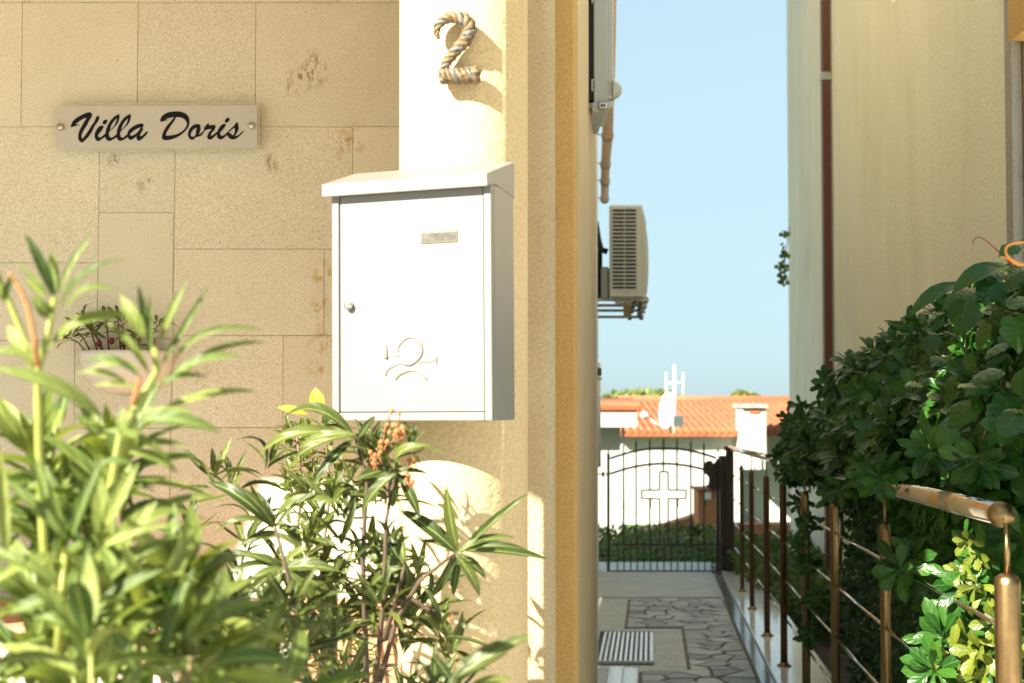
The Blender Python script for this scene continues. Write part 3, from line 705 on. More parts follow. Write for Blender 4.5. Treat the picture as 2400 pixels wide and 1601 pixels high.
# lock, name plate, post horn
c = V(fr + .020, .0025, Hb * .500 + .002)
mb = MB(); mb.lathe((0, 0, 0), [(.0075, 0), (.0075, -.008), (.006, -.0105), (.002, -.0108)], 24, 'Y'); mb.v = [tuple(Mb @ (Vector(p) + c)) for p in mb.v]; mb.build('lock', M['screw'], mbx)
bb(.1665, .2325, .0005, .0024, .292, .311).build('plate_frame', plain('cream_plate_frame', (.13, .105, .065), .5), mbx, .001)
bb(.169, .230, .0000, .0008, .2945, .3085).build('plate_card', plain('faded_card', (.06, .06, .052), .7, var=.5, scale=90), mbx)
def horn(pts, r0, r1):
    q = catmull(pts, 6); n = len(q)
    w_ = [Mb @ V(.0790 + p[0] / 1986 * .1400, .0024, .155 - p[1] / 1568 * .1085) for p in q]
    r0 *= 1.5; r1 *= 1.4
    MB().tube(w_, [r0 + (r1 - r0) * i / (n - 1) for i in range(n)], 8).build('post_horn', M['emboss'], mbx)
M['emboss'] = plain('grey_emboss', (.125, .125, .115), .5, var=.05)
horn([(640,600),(640,480),(740,350),(900,255),(1060,260),(1200,380),(1260,540),(1220,700),(1100,820),(950,900),(800,890)], .0008, .0019)
horn([(300,1160),(340,1040),(450,960),(620,890),(780,880)], .0011, .0008)
horn([(900,890),(1150,850),(1400,840),(1580,825)], .0009, .0008)
horn([(1610,740),(1620,830),(1640,890)], .0013, .0013)
horn([(560,1260),(640,1160),(800,1080),(960,1040),(1100,1060),(1250,1150),(1380,1260)], .0013, .0013)
horn([(310,400),(320,560),(325,740)], .0008, .0026)
horn([(540,670),(640,690)], .001, .001)

# ------------------------------------------------------------------ wall planter
pl = thing('wall_planter', 'white half moon wall planter on the stone wall behind the leaves', 'planter', P(300, 870, SY - .08))
c = P(300, 823, SY - .012); rx = 112 / PX * 3.35; rz = 105 / PX * 3.35; ry = .10
vs = []; fs = []; nu, nv = 20, 10
for i in range(nv + 1):
    f = i / nv; zz = -rz * f; k = max(.02, (1 - f ** 2.4)) ** .5 * (1 if f < 1 else .3)
    for j in range(nu + 1):
        a = math.pi * j / nu; vs.append((c.x - rx * math.cos(a) * (.9 * k + .1), c.y - ry * math.sin(a) * k, c.z + zz))
for i in range(nv):
    for j in range(nu): q = i * (nu + 1) + j; fs.append((q, q + 1, q + nu + 2, q + nu + 1))
mb = MB(); mb.add(vs, fs, True); o = mb.build('bowl', M['planter'], pl); sm = o.modifiers.new('s', 'SOLIDIFY'); sm.thickness = .006
mb = MB(); mb.prism([(c.x - rx * .97 * math.cos(math.pi * j / 12), c.y - ry * .95 * math.sin(math.pi * j / 12)) for j in range(13)], c.z - .03, c.z - .012); mb.build('potting_soil', M['soil'], pl)
pp = thing('potted_plant', 'small dark green plant with red buds growing in the wall planter', 'plant', c)
pt_ = Plant(); rs = random.Random(3); random.seed(33)
for k in range(11):
    bx = rs.uniform(-.8, .8) * rx; tip = V(c.x + bx * 1.35, c.y - rs.uniform(.01, .09), c.z + rs.uniform(.015, .085) * (1 if abs(bx) < rx * .6 else .9))
    MB().tube([(c.x + bx * .9, c.y - .04, c.z - .015), tuple((V(c.x + bx * .9, c.y - .04, c.z - .015) + tip) / 2 + V(0, -.005, .01)), tuple(tip)], [.0022, .002, .0016], 6).build('stem', M['bark'], pp)
    pt_.whorl(tip, V(bx * 2, -.4, .8), 9, .036, .0085, 30, 100, 'obov')
pt_.build(pp, M['small'], 60)
for (px, py) in ((262, 800), (310, 812), (290, 808), (232, 806), (358, 800)):
    q = P(px, py, SY - .07); mb = MB(); mb.lathe(q, [(.001, -.008), (.006, -.003), (.007, .003), (.003, .009)], 8); mb.build('red_bud', plain('dark_red_petal', (.16, .02, .015), .6), pp)

# low brick bed wall at the foot of the stone wall, dark iron post and a trunk
bw = thing('brick_bed_wall', 'low orange and white brick wall at the foot of the stone wall', 'brick wall', (-1, 3.0, .3))
MB().box(-1.6, -.22, 2.98, 3.38, .3, .905).build('mortar_core', M['mortar'], bw)
rs = random.Random(5)
for r_ in range(6):
    z1 = .905 - r_ * .062; x = -1.6 + (.05 if r_ % 2 else 0)
    while x < -.25:
        x2 = min(x + .115, -.22)
        MB().box(x + .004, x2 - .004, 2.966 - rs.uniform(0, .005), 2.979, z1 - .058, z1 - .005).build('brick', M['brick'] if rs.random() < .62 else M['whitebrick'], bw)
        x += .115
MB().box(-1.6, -.22, 2.955, 3.375, .907, .922).build('coping', M['brick'], bw, .003)
ip = thing('iron_fence_post', 'black iron post with cross shaped finial behind the shrub', 'post', P(770, 1600, 2.5))
a = P(770, 1600, 2.5); tp = P(770, 1390, 2.5)
MB().box(a.x - .014, a.x + .014, 2.49, 2.518, .3, tp.z).build('shaft', M['blackiron'], ip, .002)
MB().box(P(733, 0, 2.5).x, P(808, 0, 2.5).x, 2.495, 2.513, P(0, 1470, 2.5).z, P(0, 1440, 2.5).z).build('cross_arm', M['blackiron'], ip, .003)
for px in (733, 808, 770):
    q = P(px, 1455 if px != 770 else 1386, 2.5); MB().lathe(q, [(.004, -.016), (.014, -.008), (.016, 0), (.012, .009), (.003, .018)], 12).build('finial', M['blackiron'], ip)

# ------------------------------------------------------------------ foreground oleander
random.seed(21)
ole = thing('oleander_bush', 'bright green oleander bush in the near left foreground', 'bush', (-.5, 1.35, .3))
pl_ = Plant()
def L(bx, by, tx, ty, Y, wpx, q=1, dY=0, nrm=None):
    "leaf between two points of the shoot at depth Y; wpx its width"
    p0, p1 = P(bx, by, Y), P(tx, ty, Y + dY)
    pl_.leaf(p0, p1, wpx * 1.15 / PX * Y, q, nrm if nrm is not None else V(random.uniform(-.3, .3), -.8, .7), 'lanc', random.uniform(-.2, .2))
Y = 1.30
def stem(pts, Y, r0, r1, root, mat=None):
    q = [P(x, y, Y) for x, y in pts]; n = len(q)
    MB().tube(q, [r0 + (r1 - r0) * i / (n - 1) for i in range(n)], 8).build('stem', mat or M['greenstem'], root)
stem([(120, 1600), (105, 1300), (92, 1050), (88, 870), (112, 786), (128, 697)], Y, .0055, .0026, ole)
stem([(88, 900), (60, 800), (25, 715), (0, 655), (-25, 600)], Y, .0035, .002, ole)
stem([(90, 860), (80, 790), (65, 720), (48, 680), (22, 640)], Y - .01, .0028, .0016, ole, M['withered'])
stem([(250, 1500), (240, 1250), (285, 1010), (340, 920), (368, 870), (362, 815)], Y + .03, .005, .0028, ole)
stem([(345, 915), (300, 985), (315, 930), (328, 880)], Y + .04, .003, .002, ole, M['withered'])
stem([(135, 1560), (145, 1400), (153, 1290)], Y - .05, .005, .003, ole)
for a in [(128,700,58,546,24,1),(133,690,120,583,21,0),(138,690,222,543,15,1),(140,728,292,606,17,2),(120,700,36,615,11,1),
          (118,745,75,695,30,2),(100,700,62,655,20,1),(88,860,18,762,34,2),(60,835,-20,822,24,1),(20,715,-30,640,18,1),(10,705,30,640,14,1),(5,690,-40,560,16,1)]:
    L(a[0], a[1], a[2], a[3], Y, a[4], a[5], random.uniform(-.02, .02))
# arching leaves
L(155, 738, 285, 684, Y - .01, 24, 3); L(245, 985, -30, 862, Y - .10, 36, 2, -.03)
L(325, 742, 110, 835, Y + .02, 27, 3, 0); L(350, 800, 324, 668, Y, 19, 0); L(375, 800, 438, 660, Y, 17, 1); L(375, 862, 493, 665, Y + .01, 15, 0)
L(342, 795, 282, 690, Y - .02, 30, 2); L(352, 830, 350, 690, Y, 12, 0); L(405, 850, 622, 774, Y + .02, 15, 3); L(418, 892, 628, 803, Y + .02, 18, 2)
L(395, 892, 572, 838, Y, 25, 2); L(365, 908, 487, 884, Y, 18, 2); L(372, 968, 602, 918, Y + .03, 30, 1, .02); L(318, 985, 520, 1014, Y - .03, 34, 2)
L(318, 975, 455, 965, Y, 20, 1); L(335, 870, 205, 870, Y, 18, 2); L(330, 885, 190, 855, Y - .01, 20, 3); L(300, 900, 175, 878, Y, 17, 2)
L(290, 955, 288, 1032, Y - .04, 24, 1); L(350, 880, 240, 750, Y + .02, 18, 2); L(330, 910, 215, 905, Y, 15, 1); L(240, 1010, 400, 1080, Y - .02, 22, 2)
L(155, 1275, 84, 1070, Y - .08, 34, 1); L(165, 1272, 242, 1075, Y - .08, 24, 1); L(150, 1262, -5, 1115, Y - .09, 26, 1); L(235, 1250, 325, 1085, Y - .05, 30, 1)
L(210, 1305, 432, 1228, Y - .06, 20, 2); L(250, 1370, 430, 1252, Y - .05, 26, 2); L(140, 1375, -40, 1290, Y - .1, 32, 2); L(215, 1440, 385, 1335, Y - .08, 36, 1)
L(190, 1410, 210, 1270, Y - .1, 26, 1); L(380, 1570, 455, 1330, Y - .08, 34, 1); L(390, 1520, 640, 1400, Y - .06, 34, 1); L(150, 1400, 20, 1440, Y - .1, 30, 2)
L(500, 1560, 700, 1560, Y - .1, 44, 2); L(300, 1060, 418, 1110, Y, 26, 2); L(230, 1090, 320, 1090, Y, 20, 2); L(15, 1300, -10, 1020, Y - .12, 30, 0)
L(220, 1500, 60, 1440, Y - .1, 30, 2); L(220, 1570, 150, 1430, Y - .12, 34, 1); L(330, 1600, 250, 1440, Y - .12, 30, 1); L(700, 1600, 520, 1580, Y - .1, 30, 1)
def node(px, py, Y, n, Lm, wm, ax=None, a0=25, a1=95, q=None, plant=None):
    ax = ax or V(random.uniform(-.35, .35), random.uniform(-.35, .1), 1)
    (plant or pl_).whorl(P(px, py, Y), ax, n, Lm, wm, a0, a1, 'lanc', .22, q)
for (x0, x1, y0, y1, ya, yb, cnt) in ((-40, 330, 1080, 1250, 1.38, 1.60, 6), (-40, 420, 1200, 1420, 1.22, 1.55, 10), (-40, 480, 1400, 1640, 1.10, 1.50, 15), (420, 700, 1580, 1690, 1.25, 1.5, 3), (60, 300, 1010, 1100, 1.45, 1.6, 4)):
    for k in range(cnt):
        px, py = random.uniform(x0, x1), random.uniform(y0, y1); Yn = random.uniform(ya, yb)
        node(px, py, Yn, random.choice((7, 8, 9)), .100, .0185)
        q = P(px, py, Yn); MB().tube([q + V(0, 0, .005), q + V(random.uniform(-.03, .03), random.uniform(0, .05), -.14), q + V(random.uniform(-.06, .06), .1, -.45)], [.002, .003, .005], 6).build('stem', M['greenstem'] if k % 2 else M['bark'], ole)
pl_.build(ole, M['olea'], 290)
# ------------------------------------------------------------------ middle oleander in front of the column
random.seed(5)
ol2 = thing('flowering_oleander', 'darker oleander with faded orange blossoms below the mailbox', 'bush', (-.35, 2.2, .3))
pl_ = Plant(); Y = 2.12
for nx, ny, Lv in ((832, 1021, [(658,984,34,3),(607,1068,26,3),(689,1078,26,2),(731,1134,20,2),(700,1050,20,2),(880,975,16,1),(760,1000,18,2)]),
                   (928, 1100, [(1008,1043,26,3),(1004,1110,14,1),(832,1124,28,2),(848,1213,26,2),(886,1195,24,2),(985,1215,24,2),(920,1190,22,1),(860,1075,20,2)]),
                   (1073, 1292, [(1047,1136,27,1),(1250,1150,16,1),(1288,1313,26,1),(1215,1262,20,2),(935,1195,32,2),(1124,1398,24,2),(1063,1396,20,2),(1010,1400,20,2),(1240,1290,18,2),(980,1270,16,2),(1140,1360,20,2)]),
                   (948, 1326, [(855,1305,24,2),(865,1384,26,2),(884,1246,24,2),(1010,1330,20,2),(960,1420,22,2),(900,1410,22,2),(940,1230,20,1)]),
                   (645, 1237, [(485,1130,30,3),(560,1140,22,2),(503,1252,16,3),(740,1148,12,1),(810,1182,26,3),(600,1150,18,1),(700,1250,18,2),(560,1280,18,2)]),
                   (661, 1330, [(510,1380,18,3),(540,1440,20,2),(560,1300,20,2),(780,1400,30,2),(800,1340,30,2),(700,1460,26,2),(620,1440,24,2),(740,1280,22,2),(640,1400,22,1),(580,1370,22,2),(760,1450,22,2),(505,1300,16,2)])):
    for (tx, ty, ww, q) in Lv: L(nx + random.uniform(-8, 8), ny + random.uniform(-6, 10), tx, ty, Y + random.uniform(-.05, .05), ww, q, random.uniform(-.04, .04))
L(1050, 1600, 1247, 1488, 1.55, 42, 1); L(1040, 1610, 1190, 1530, 1.55, 24, 1); L(1060, 1600, 1010, 1530, 1.6, 22, 1); L(1100, 1610, 1200, 1590, 1.55, 22, 1)
for (pts, yy) in (([(832, 1021), (860, 1130), (850, 1300), (860, 1600)], 2.15), ([(928, 1100), (905, 1220), (900, 1400), (880, 1600)], 2.12), ([(1073, 1292), (985, 1360), (930, 1450), (890, 1600)], 2.1), ([(645, 1237), (670, 1330), (700, 1450), (720, 1600)], 2.0), ([(948, 1326), (930, 1400), (900, 1500)], 2.1), ([(1075, 1438), (1020, 1440), (960, 1400), (920, 1380)], 2.15)):
    stem(pts, yy, .0022, .0045, ol2, M['darkbark'])
for (x0, x1, y0, y1, ya, yb, cnt, Lm) in ((500, 780, 1380, 1640, 1.7, 2.1, 17, .075), (690, 1000, 1230, 1430, 2.1, 2.35, 16, .07), (760, 1060, 1400, 1640, 2.0, 2.3, 20, .075), (690, 960, 1030, 1250, 2.1, 2.35, 12, .062), (560, 740, 1300, 1450, 2.1, 2.3, 6, .07), (420, 560, 1400, 1600, 1.6, 2.0, 6, .075)):
    for k in range(cnt):
        px, py = random.uniform(x0, x1), random.uniform(y0, y1); node(px, py, random.uniform(ya, yb), random.choice((6, 7, 8, 9)), Lm, .0115)
for k in range(15):
    x = random.uniform(-.62, -.28); c_ = random.uniform(2.76, 2.88); pl_.whorl(V(x, c_ + x / .966, random.uniform(.85, 1.42)), V(random.uniform(-.4, .4), random.uniform(-.3, .2), 1), 8, .07, .012, 25, 95)
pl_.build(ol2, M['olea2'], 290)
for (px, py, n, sp_) in ((925, 1005, 16, 26), (885, 1072, 12, 20), (958, 1128, 10, 16), (905, 1040, 8, 18), (965, 1080, 4, 12), (1060, 1440, 2, 4)):
    mb = MB()
    for k in range(n):
        q = P(px + random.gauss(0, sp_ * .5), py + random.gauss(0, sp_ * .5), 2.1 + random.uniform(-.03, .03)); r_ = random.uniform(.0028, .0055)
        mb.lathe(q, [(r_ * .2, -r_), (r_ * .9, -r_ * .3), (r_, r_ * .3), (r_ * .3, r_)], 7)
        mb.tube([q, q + V(random.uniform(-.008, .008), 0, -.012)], .0010, 5)
    mb.build('flower_cluster', M['flower'] if n > 4 else M['withered'], ol2)
for k in range(0): pass
# the little glossy shrub by the stone wall
random.seed(8)
gs = thing('glossy_shrub', 'small shrub with one bright yellow green leaf against the stone wall', 'shrub', P(720, 1500, 2.85))
pl_ = Plant()
bl = Plant(); bl.leaf(P(752, 972, 2.8), P(738, 908, 2.8), .032, 1, V(-.2, -1, .2), 'oval'); bl.leaf(P(722, 972, 2.8), P(650, 955, 2.8), .018, 1, V(-.2, -.9, .6), 'oval'); bl.leaf(P(757, 975, 2.79), P(772, 955, 2.79), .014, 1, V(-.2, -.9, .6), 'oval')
bl.build(gs, leafmat('young_yellow_leaf', [(.30, .36, .04), (.36, .40, .05)], trans=.5), 9)
for k in range(26):
    px, py = random.uniform(665, 790), random.uniform(975, 1160); pl_.whorl(P(px, py, random.uniform(2.75, 2.9)), V(random.uniform(-.5, .5), -.3, 1), 8, .032, .011, 30, 110, 'oval')
for k in range(34):
    px, py = random.uniform(640, 900), random.uniform(1130, 1560); pl_.whorl(P(px, py, random.uniform(2.6, 2.8)), V(random.uniform(-.5, .5), -.3, 1), 7, .034, .010, 30, 110, 'oval')
for k in range(3):
    x0 = 700 + k * 33; stem([(x0 + 20, 1600), (x0 - 15, 1350), (x0 + 8, 1150), (x0 - 5, 1010)], 2.8, .004, .002, gs, M['bark'])
pl_.build(gs, M['small'], 120)

# ------------------------------------------------------------------ railing
rl = thing('railing', 'bronze and steel railing with thin bars along the right of the path', 'railing', A(.65, 7, .03))
HU = .655
posts = [(10.3, .015), (9.3, .016), (8.1, .0175), (7.08, .0175), (6.07, .0175), (5.1, .0155), (4.0, .0150), (2.63, .0235)]
HR = 1.04
mb = MB(); pe = A(HU, 2.66, HR)
mb.tube([A(HU, 2.69, HR), A(HU, 5.9, HR)], .0215, 28); mb.build('handrail', M['steel'], rl)
MB().tube([A(HU, 5.9, HR), A(HU, 8.35, HR)], .0215, 24).build('handrail', M['steel'], rl)
MB().tube([A(HU, 8.35, HR), A(HU, 11.86, HR)], .0195, 24).build('handrail', M['steel'], rl)
for v_ in (8.35, 5.9): MB().tube([A(HU, v_ - .03, HR), A(HU, v_ + .03, HR)], .0235, 24).build('rail_sleeve', M['steel'], rl)
MB().tube([A(HU, 3.02, HR), A(HU, 3.16, HR)], .0219, 28).build('rail_sleeve', plain('worn_steel', (.6, .47, .33), .35, 1), rl)
mb = MB(); rb = .0248; mb.lathe(A(HU, 2.67, HR), [(rb * math.cos(R(a)), rb * math.sin(R(a))) for a in range(-88, 89, 11)], 32); mb.build('ball_end', M['bronze'], rl)
for v_, r_ in posts:
    p0, p1 = A(HU, v_, .03), A(HU, v_, .93)
    po = MB(); po.lathe(p0, [(r_, 0), (r_, .885), (r_ * .92, .897), (r_ * .6, .903), (.004, .905)], 32 if v_ < 6 else 20); po = po.build('post', M['bronze'] if v_ < 6.5 else M['postbrown'] if 'postbrown' in M else M['bronze'], rl)
    MB().tube([p0 + V(0, 0, .9), A(HU, v_, HR - .015)], .0042 if v_ > 3 else .0052, 10).build('pin', M['bronze'], po)
    MB().lathe(p0, [(r_ * 2.0, 0), (r_ * 2.0, .006), (r_ * 1.2, .012), (r_ * 1.2, .02)], 24).build('base_flange', M['bronze'], po)
vs_ = [p[0] for p in posts] + []
for i in range(len(posts)):
    va = posts[i][0]; vb = posts[i + 1][0] if i + 1 < len(posts) else None
    if vb is None: break
    for h in (.83, .645, .46, .275):
        MB().tube([A(HU, va, h), A(HU, vb, h)], .0052, 8).build('cross_bar', M['steel'], rl)
for h in (.83, .645, .46, .275): MB().tube([A(HU, 11.9, h), A(HU, 10.3, h)], .0052, 8).build('cross_bar', M['steel'], rl)

# ------------------------------------------------------------------ gate
Yt = 11.9
def G(cx, cy, dy=0): return P(1380 + cx / 2.904, 840 + cy / 2.904, Yt + dy)
gt = thing('garden_gate', 'brown wrought iron gate with cross outline and arched top at the path end', 'gate', G(510, 1460))
gp = M['gatepaint']; u_ = 1 / 2.904 / PX * Yt   # metres per crop pixel
MB().obox(G(133, 1462), G(133, 650), .024, .024, (0, 1, 0)).build('stile', gp, gt)
MB().obox(G(876, 1462), G(876, 690), .022, .022, (0, 1, 0)).build('stile', gp, gt)
MB().obox(G(146, 1453), G(866, 1453), .03, .026).build('bottom_rail', gp, gt)
MB().obox(G(146, 1265), G(866, 1265), .014, .016).build('middle_rail', gp, gt)
MB().tube([G(x, 612 + 70 * ((x - 510) / 365) ** 2) for x in range(146, 877, 30)], .0105, 8).build('arch_rail', gp, gt)
MB().tube([G(x, 717 + 70 * ((x - 510) / 365) ** 2) for x in range(146, 877, 30)], .0105, 8).build('arch_rail', gp, gt)
def finial(x, ytop):
    MB().lathe(G(x, ytop + 30), [(.002, -.022), (.008, -.008), (.0085, 0), (.004, .008), (.0045, .014), (.001, .042)], 8).build('finial', gp, gt)
for x, yt, segs in ((235, 565, [(1265, 590)]), (322, 548, [(1265, 573)]), (415, 536, [(897, 560), (1265, 955)]), (508, 532, [(772, 556)]), (600, 536, [(897, 560), (1265, 955)]), (694, 548, [(1265, 573)]), (783, 565, [(1265, 590)])):
    for (ya, yb) in segs: MB().obox(G(x, ya), G(x, yb), .014, .014, (0, 1, 0)).build('bar', gp, gt)
    finial(x, yt)
finial(133, 610); finial(880, 600)
for x, y in ((238, 997), (420, 987), (605, 987), (787, 990)): MB().lathe(G(x, y), [(.004, -.034), (.0095, -.02), (.006, 0), (.0095, .02), (.004, .034)], 8).build('knot', gp, gt)
cr = [(482, 1265), (482, 955), (360, 955), (360, 897), (482, 897), (482, 772), (540, 772), (540, 897), (662, 897), (662, 955), (540, 955), (540, 1265)]
cm = MB()
for p, q in zip(cr, cr[1:]): cm.obox(G(*p), G(*q), .014, .014, (0, 1, 0) if p[0] == q[0] else (0, 0, 1))
cm.build('cross_outline', gp, gt)
for i, x in enumerate((195, 240, 285, 330, 375, 420, 465, 512, 560, 605, 655, 700, 745, 790, 838)):
    MB().obox(G(x, 1450), G(x, 1240), .010, .010, (0, 1, 0)).build('picket', gp, gt)
    MB().lathe(G(x, 1240), [(.005, -.004), (.007, .004), (.001, .02)], 6).build('picket_tip', gp, gt)
for y in (788, 1340):
    MB().lathe(G(97, y), [(.010, -.025), (.012, 0), (.010, .025)], 10).build('hinge', gp, gt); MB().obox(G(60, y), G(130, y), .012, .012).build('hinge_pin', gp, gt)
# lock plate with scalloped outline
out = [(875,690),(860,712),(845,712),(838,698),(815,698),(792,715),(785,745),(795,770),(785,785),(800,790),(818,810),(820,835),(815,860),(800,868),(812,880),(835,895),(860,898),(872,888),(895,888),(895,690)]
q = catmull(out, 4, True); mb = MB(); n = len(q); mb.add([G(*p) for p in q] + [G(*p) + V(0, .05, 0) for p in q], [tuple(range(n)), tuple(reversed(range(n, 2 * n)))] + [(i, (i + 1) % n, n + (i + 1) % n, n + i) for i in range(n)])
mb.build('lock_plate', gp, gt)
gpo = thing('gate_post', 'thick brown gate post with ball top beside the railing end', 'gate post', G(930, 1500))
a, b = G(885, 1505), G(975, 660); MB().box(a.x, b.x, Yt - .1, Yt - .02, a.z, b.z).build('shaft', gp, gpo, .004)
a, b = G(922, 1515), G(966, 612); MB().box(a.x, b.x, Yt - .16, Yt - .105, a.z, b.z).build('front_bar', gp, gpo, .003)
MB().lathe(G(935, 612, -.13), [(.02 * math.cos(R(a)), .02 * math.sin(R(a))) for a in range(-80, 81, 16)], 14).build('ball', gp, gpo)
MB().obox(G(898, 1500), G(898, 700), .02, .05, (0, 1, 0)).build('side_plate', gp, gpo)

# ------------------------------------------------------------------ neighbour house on the right
nh = thing('neighbour_house', 'olive cream rendered house wall with brown downpipe on the right', 'house', (2, 6, 0))
va, vb, uw = 5.48, 14.7, 1.39
def W(px, Y): return P(px, 900, Y)
xa, xb = W(2370, va).x, W(1850, vb).x
mb = MB(); mb.prism([(xa, va), (xb, vb), (xb + 7, vb), (xa + 7, va)], -2.2, 12.0); mb.build('wall', M['rightwall'], nh)
# rough concrete corner strip and the return wall
mb = MB(); x1_ = P(2371, 900, 5.44).x; x2_ = P(2397, 900, 5.44).x; mb.box(x1_, x2_, 5.40, 5.476, -2.2, 9); mb.build('corner_strip', M['concrete'], nh, .004)
mb = MB(); mb.box(x2_ + .003, x2_ + 3, 5.36, 5.476, -2.2, 9); mb.build('front_wall', M['pilaster'], nh)
mb = MB(); a, b = P(2389, 78, 5.25), P(2440, -80, 5.25); mb.box(a.x, b.x, 5.2, 5.37, a.z, b.z); mb.build('window_sill', M['ochre'], nh, .004)
dpi = MB(); Yp = 11.0; f = (Yp - va) / (vb - va); xw = xa + (xb - xa) * f
cx_ = P(1922, 900, Yp).x
r0 = .031; zt, zb = P(0, -40, Yp).z, -.6
MB().box(xw - .075, xw - .012, Yp - .034, Yp + .034, zb, zt).build('downpipe', M['downpipe'], nh, .004)
zc = P(1922, 180, Yp).z; MB().box(xw - .083, xw - .004, Yp - .04, Yp + .04, zc - .03, zc + .03).build('pipe_clamp', M['greypaint'], nh)

# ------------------------------------------------------------------ hedge and vine on the right
random.seed(99)
hg = thing('pittosporum_hedge', 'dark green glossy hedge leaning over the railing on the right', 'hedge', A(.95, 4.6, 0))
pl_ = Plant()
def ztop(v): return float(np.interp(v, [2.2, 3.0, 4.4, 5.3, 6.2, 6.8, 7.3], [1.75, 1.72, 1.67, 1.61, 1.50, 1.38, 1.08]))
cnt = 0
def hz(u, v, z): p = A(u, v, 0); return V(p.x, v, z)
railz = lambda v: A(0, v, HR).z
# top and overhanging face
for k in range(3100):
    v = random.uniform(2.35, 7.2); zt = ztop(v); s = random.random()
    zr = railz(v) + .0
    if s < .38:   # top
        u = random.uniform(.78, 1.42); z = zt - random.uniform(0, .09) - max(0, .95 - u) * .35; n = V(random.uniform(-.5, .4), random.uniform(-.6, .1), 1)
    else:
        g = random.random(); z = zr - .08 + g * (zt - zr + .02); bul = math.sin(math.pi * min(1, g * .9 + .1)) * .12
        u = .80 - bul + random.uniform(0, .16) + (g > .6) * (g - .6) * .35; n = V(-1, random.uniform(-.8, .1), random.uniform(.0, .8))
        if g < .18: u += .04
        if v < 3.2: u += .12
        if 3.6 < v < 6.6 and .08 < g < .6: u -= .075
    u += noise.noise(V(u * 3, v * 2.5, z * 3)) * .07; z += noise.noise(V(v * 3, 5, u * 3)) * .05
    Lf = random.uniform(.052, .082)
    pl_.whorl(hz(u, v, z), n, random.choice((6, 7, 8)), Lf, Lf * .37, 40, 88, 'obov', .2, random.choice((1, 1, 2)))
# lower inner mass behind the railing
for k in range(1900):
    v = random.uniform(2.4, 7.0); g = random.random(); z = A(0, v, .03).z + g * 1.0
    if v < 3.1 and g > .85: continue
    u = random.uniform(.86, 1.05) + (1 - g) * .1 + noise.noise(V(1, v * 3, z * 3)) * .1
    if v > 6.2 and g < .5 and random.random() < .5: continue
    Lf = random.uniform(.045, .075); pl_.whorl(hz(u, v, z), V(-1, -.4, .3), random.choice((5, 6, 7)), Lf, Lf * .36, 40, 95, 'obov', .2, random.choice((1, 2)))
# sprays poking through the railing and at the far end
for (px, py, Y_, Lm) in ((2135, 1310, 3.62, .072), (2110, 1345, 3.55, .075), (2250, 1470, 3.12, .075), (2205, 1490, 3.15, .078), (2290, 1330, 3.15, .075), (2250, 1380, 3.1, .07), (2060, 1120, 3.6, .065), (2020, 1110, 3.8, .06), (2180, 1060, 3.2, .07), (2290, 1070, 3.0, .075), (2400, 1080, 3.0, .08), (2400, 1270, 3.1, .085), (2310, 1290, 3.1, .07), (2400, 1450, 3.1, .075), (2180, 1580, 3.0, .07),
                       (1955, 1150, 4.6, .06), (1870, 1095, 6.0, .06), (1850, 1030, 6.5, .06), (1835, 1075, 6.6, .06), (1880, 960, 6.4, .06), (1850, 1120, 6.5, .05), (1880, 1180, 6.2, .05), (1900, 1230, 5.9, .05), (1890, 1320, 6, .05), (1875, 1280, 6.1, .045), (1905, 1400, 5.9, .05), (1895, 1480, 5.8, .05), (1850, 990, 6.6, .055), (1940, 900, 5.6, .06)):
    for j in range(2 if Y_ < 5 else 4):
        pl_.whorl(P(px + random.uniform(-12, 12), py + random.uniform(-12, 12), Y_ + random.uniform(-.08, .08)), V(-.6, -.8, random.uniform(-.3, .3)), 8, Lm, Lm * .38, 45, 95, 'obov', .15, 1)
M['sunlit'] = leafmat('sunlit_hedge_leaf', [(.10, .14, .015), (.16, .20, .02)], trans=.4, rough=.35, rib=(.25, .28, .08), ribw=.03)  # hedge leaf copy, yellowed to paint in the sun on these sprays
sunlit_sprays = Plant(); random.seed(61)
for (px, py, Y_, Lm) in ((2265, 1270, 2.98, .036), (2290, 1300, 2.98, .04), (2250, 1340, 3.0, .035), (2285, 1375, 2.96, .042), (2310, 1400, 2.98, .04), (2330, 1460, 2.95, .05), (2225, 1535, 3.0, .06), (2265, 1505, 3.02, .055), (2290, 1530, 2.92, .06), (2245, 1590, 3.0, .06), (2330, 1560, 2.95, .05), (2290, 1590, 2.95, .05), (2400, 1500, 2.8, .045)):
    sunlit_sprays.whorl(P(px, py, Y_), V(-.7, -.7, random.uniform(-.6, .1)), 6, Lm, Lm * .42, 40, 90, 'obov', .2, 1)
sunlit_sprays.build(hg, M['sunlit'], 80)
pl_.build(hg, M['pitto'], 290)
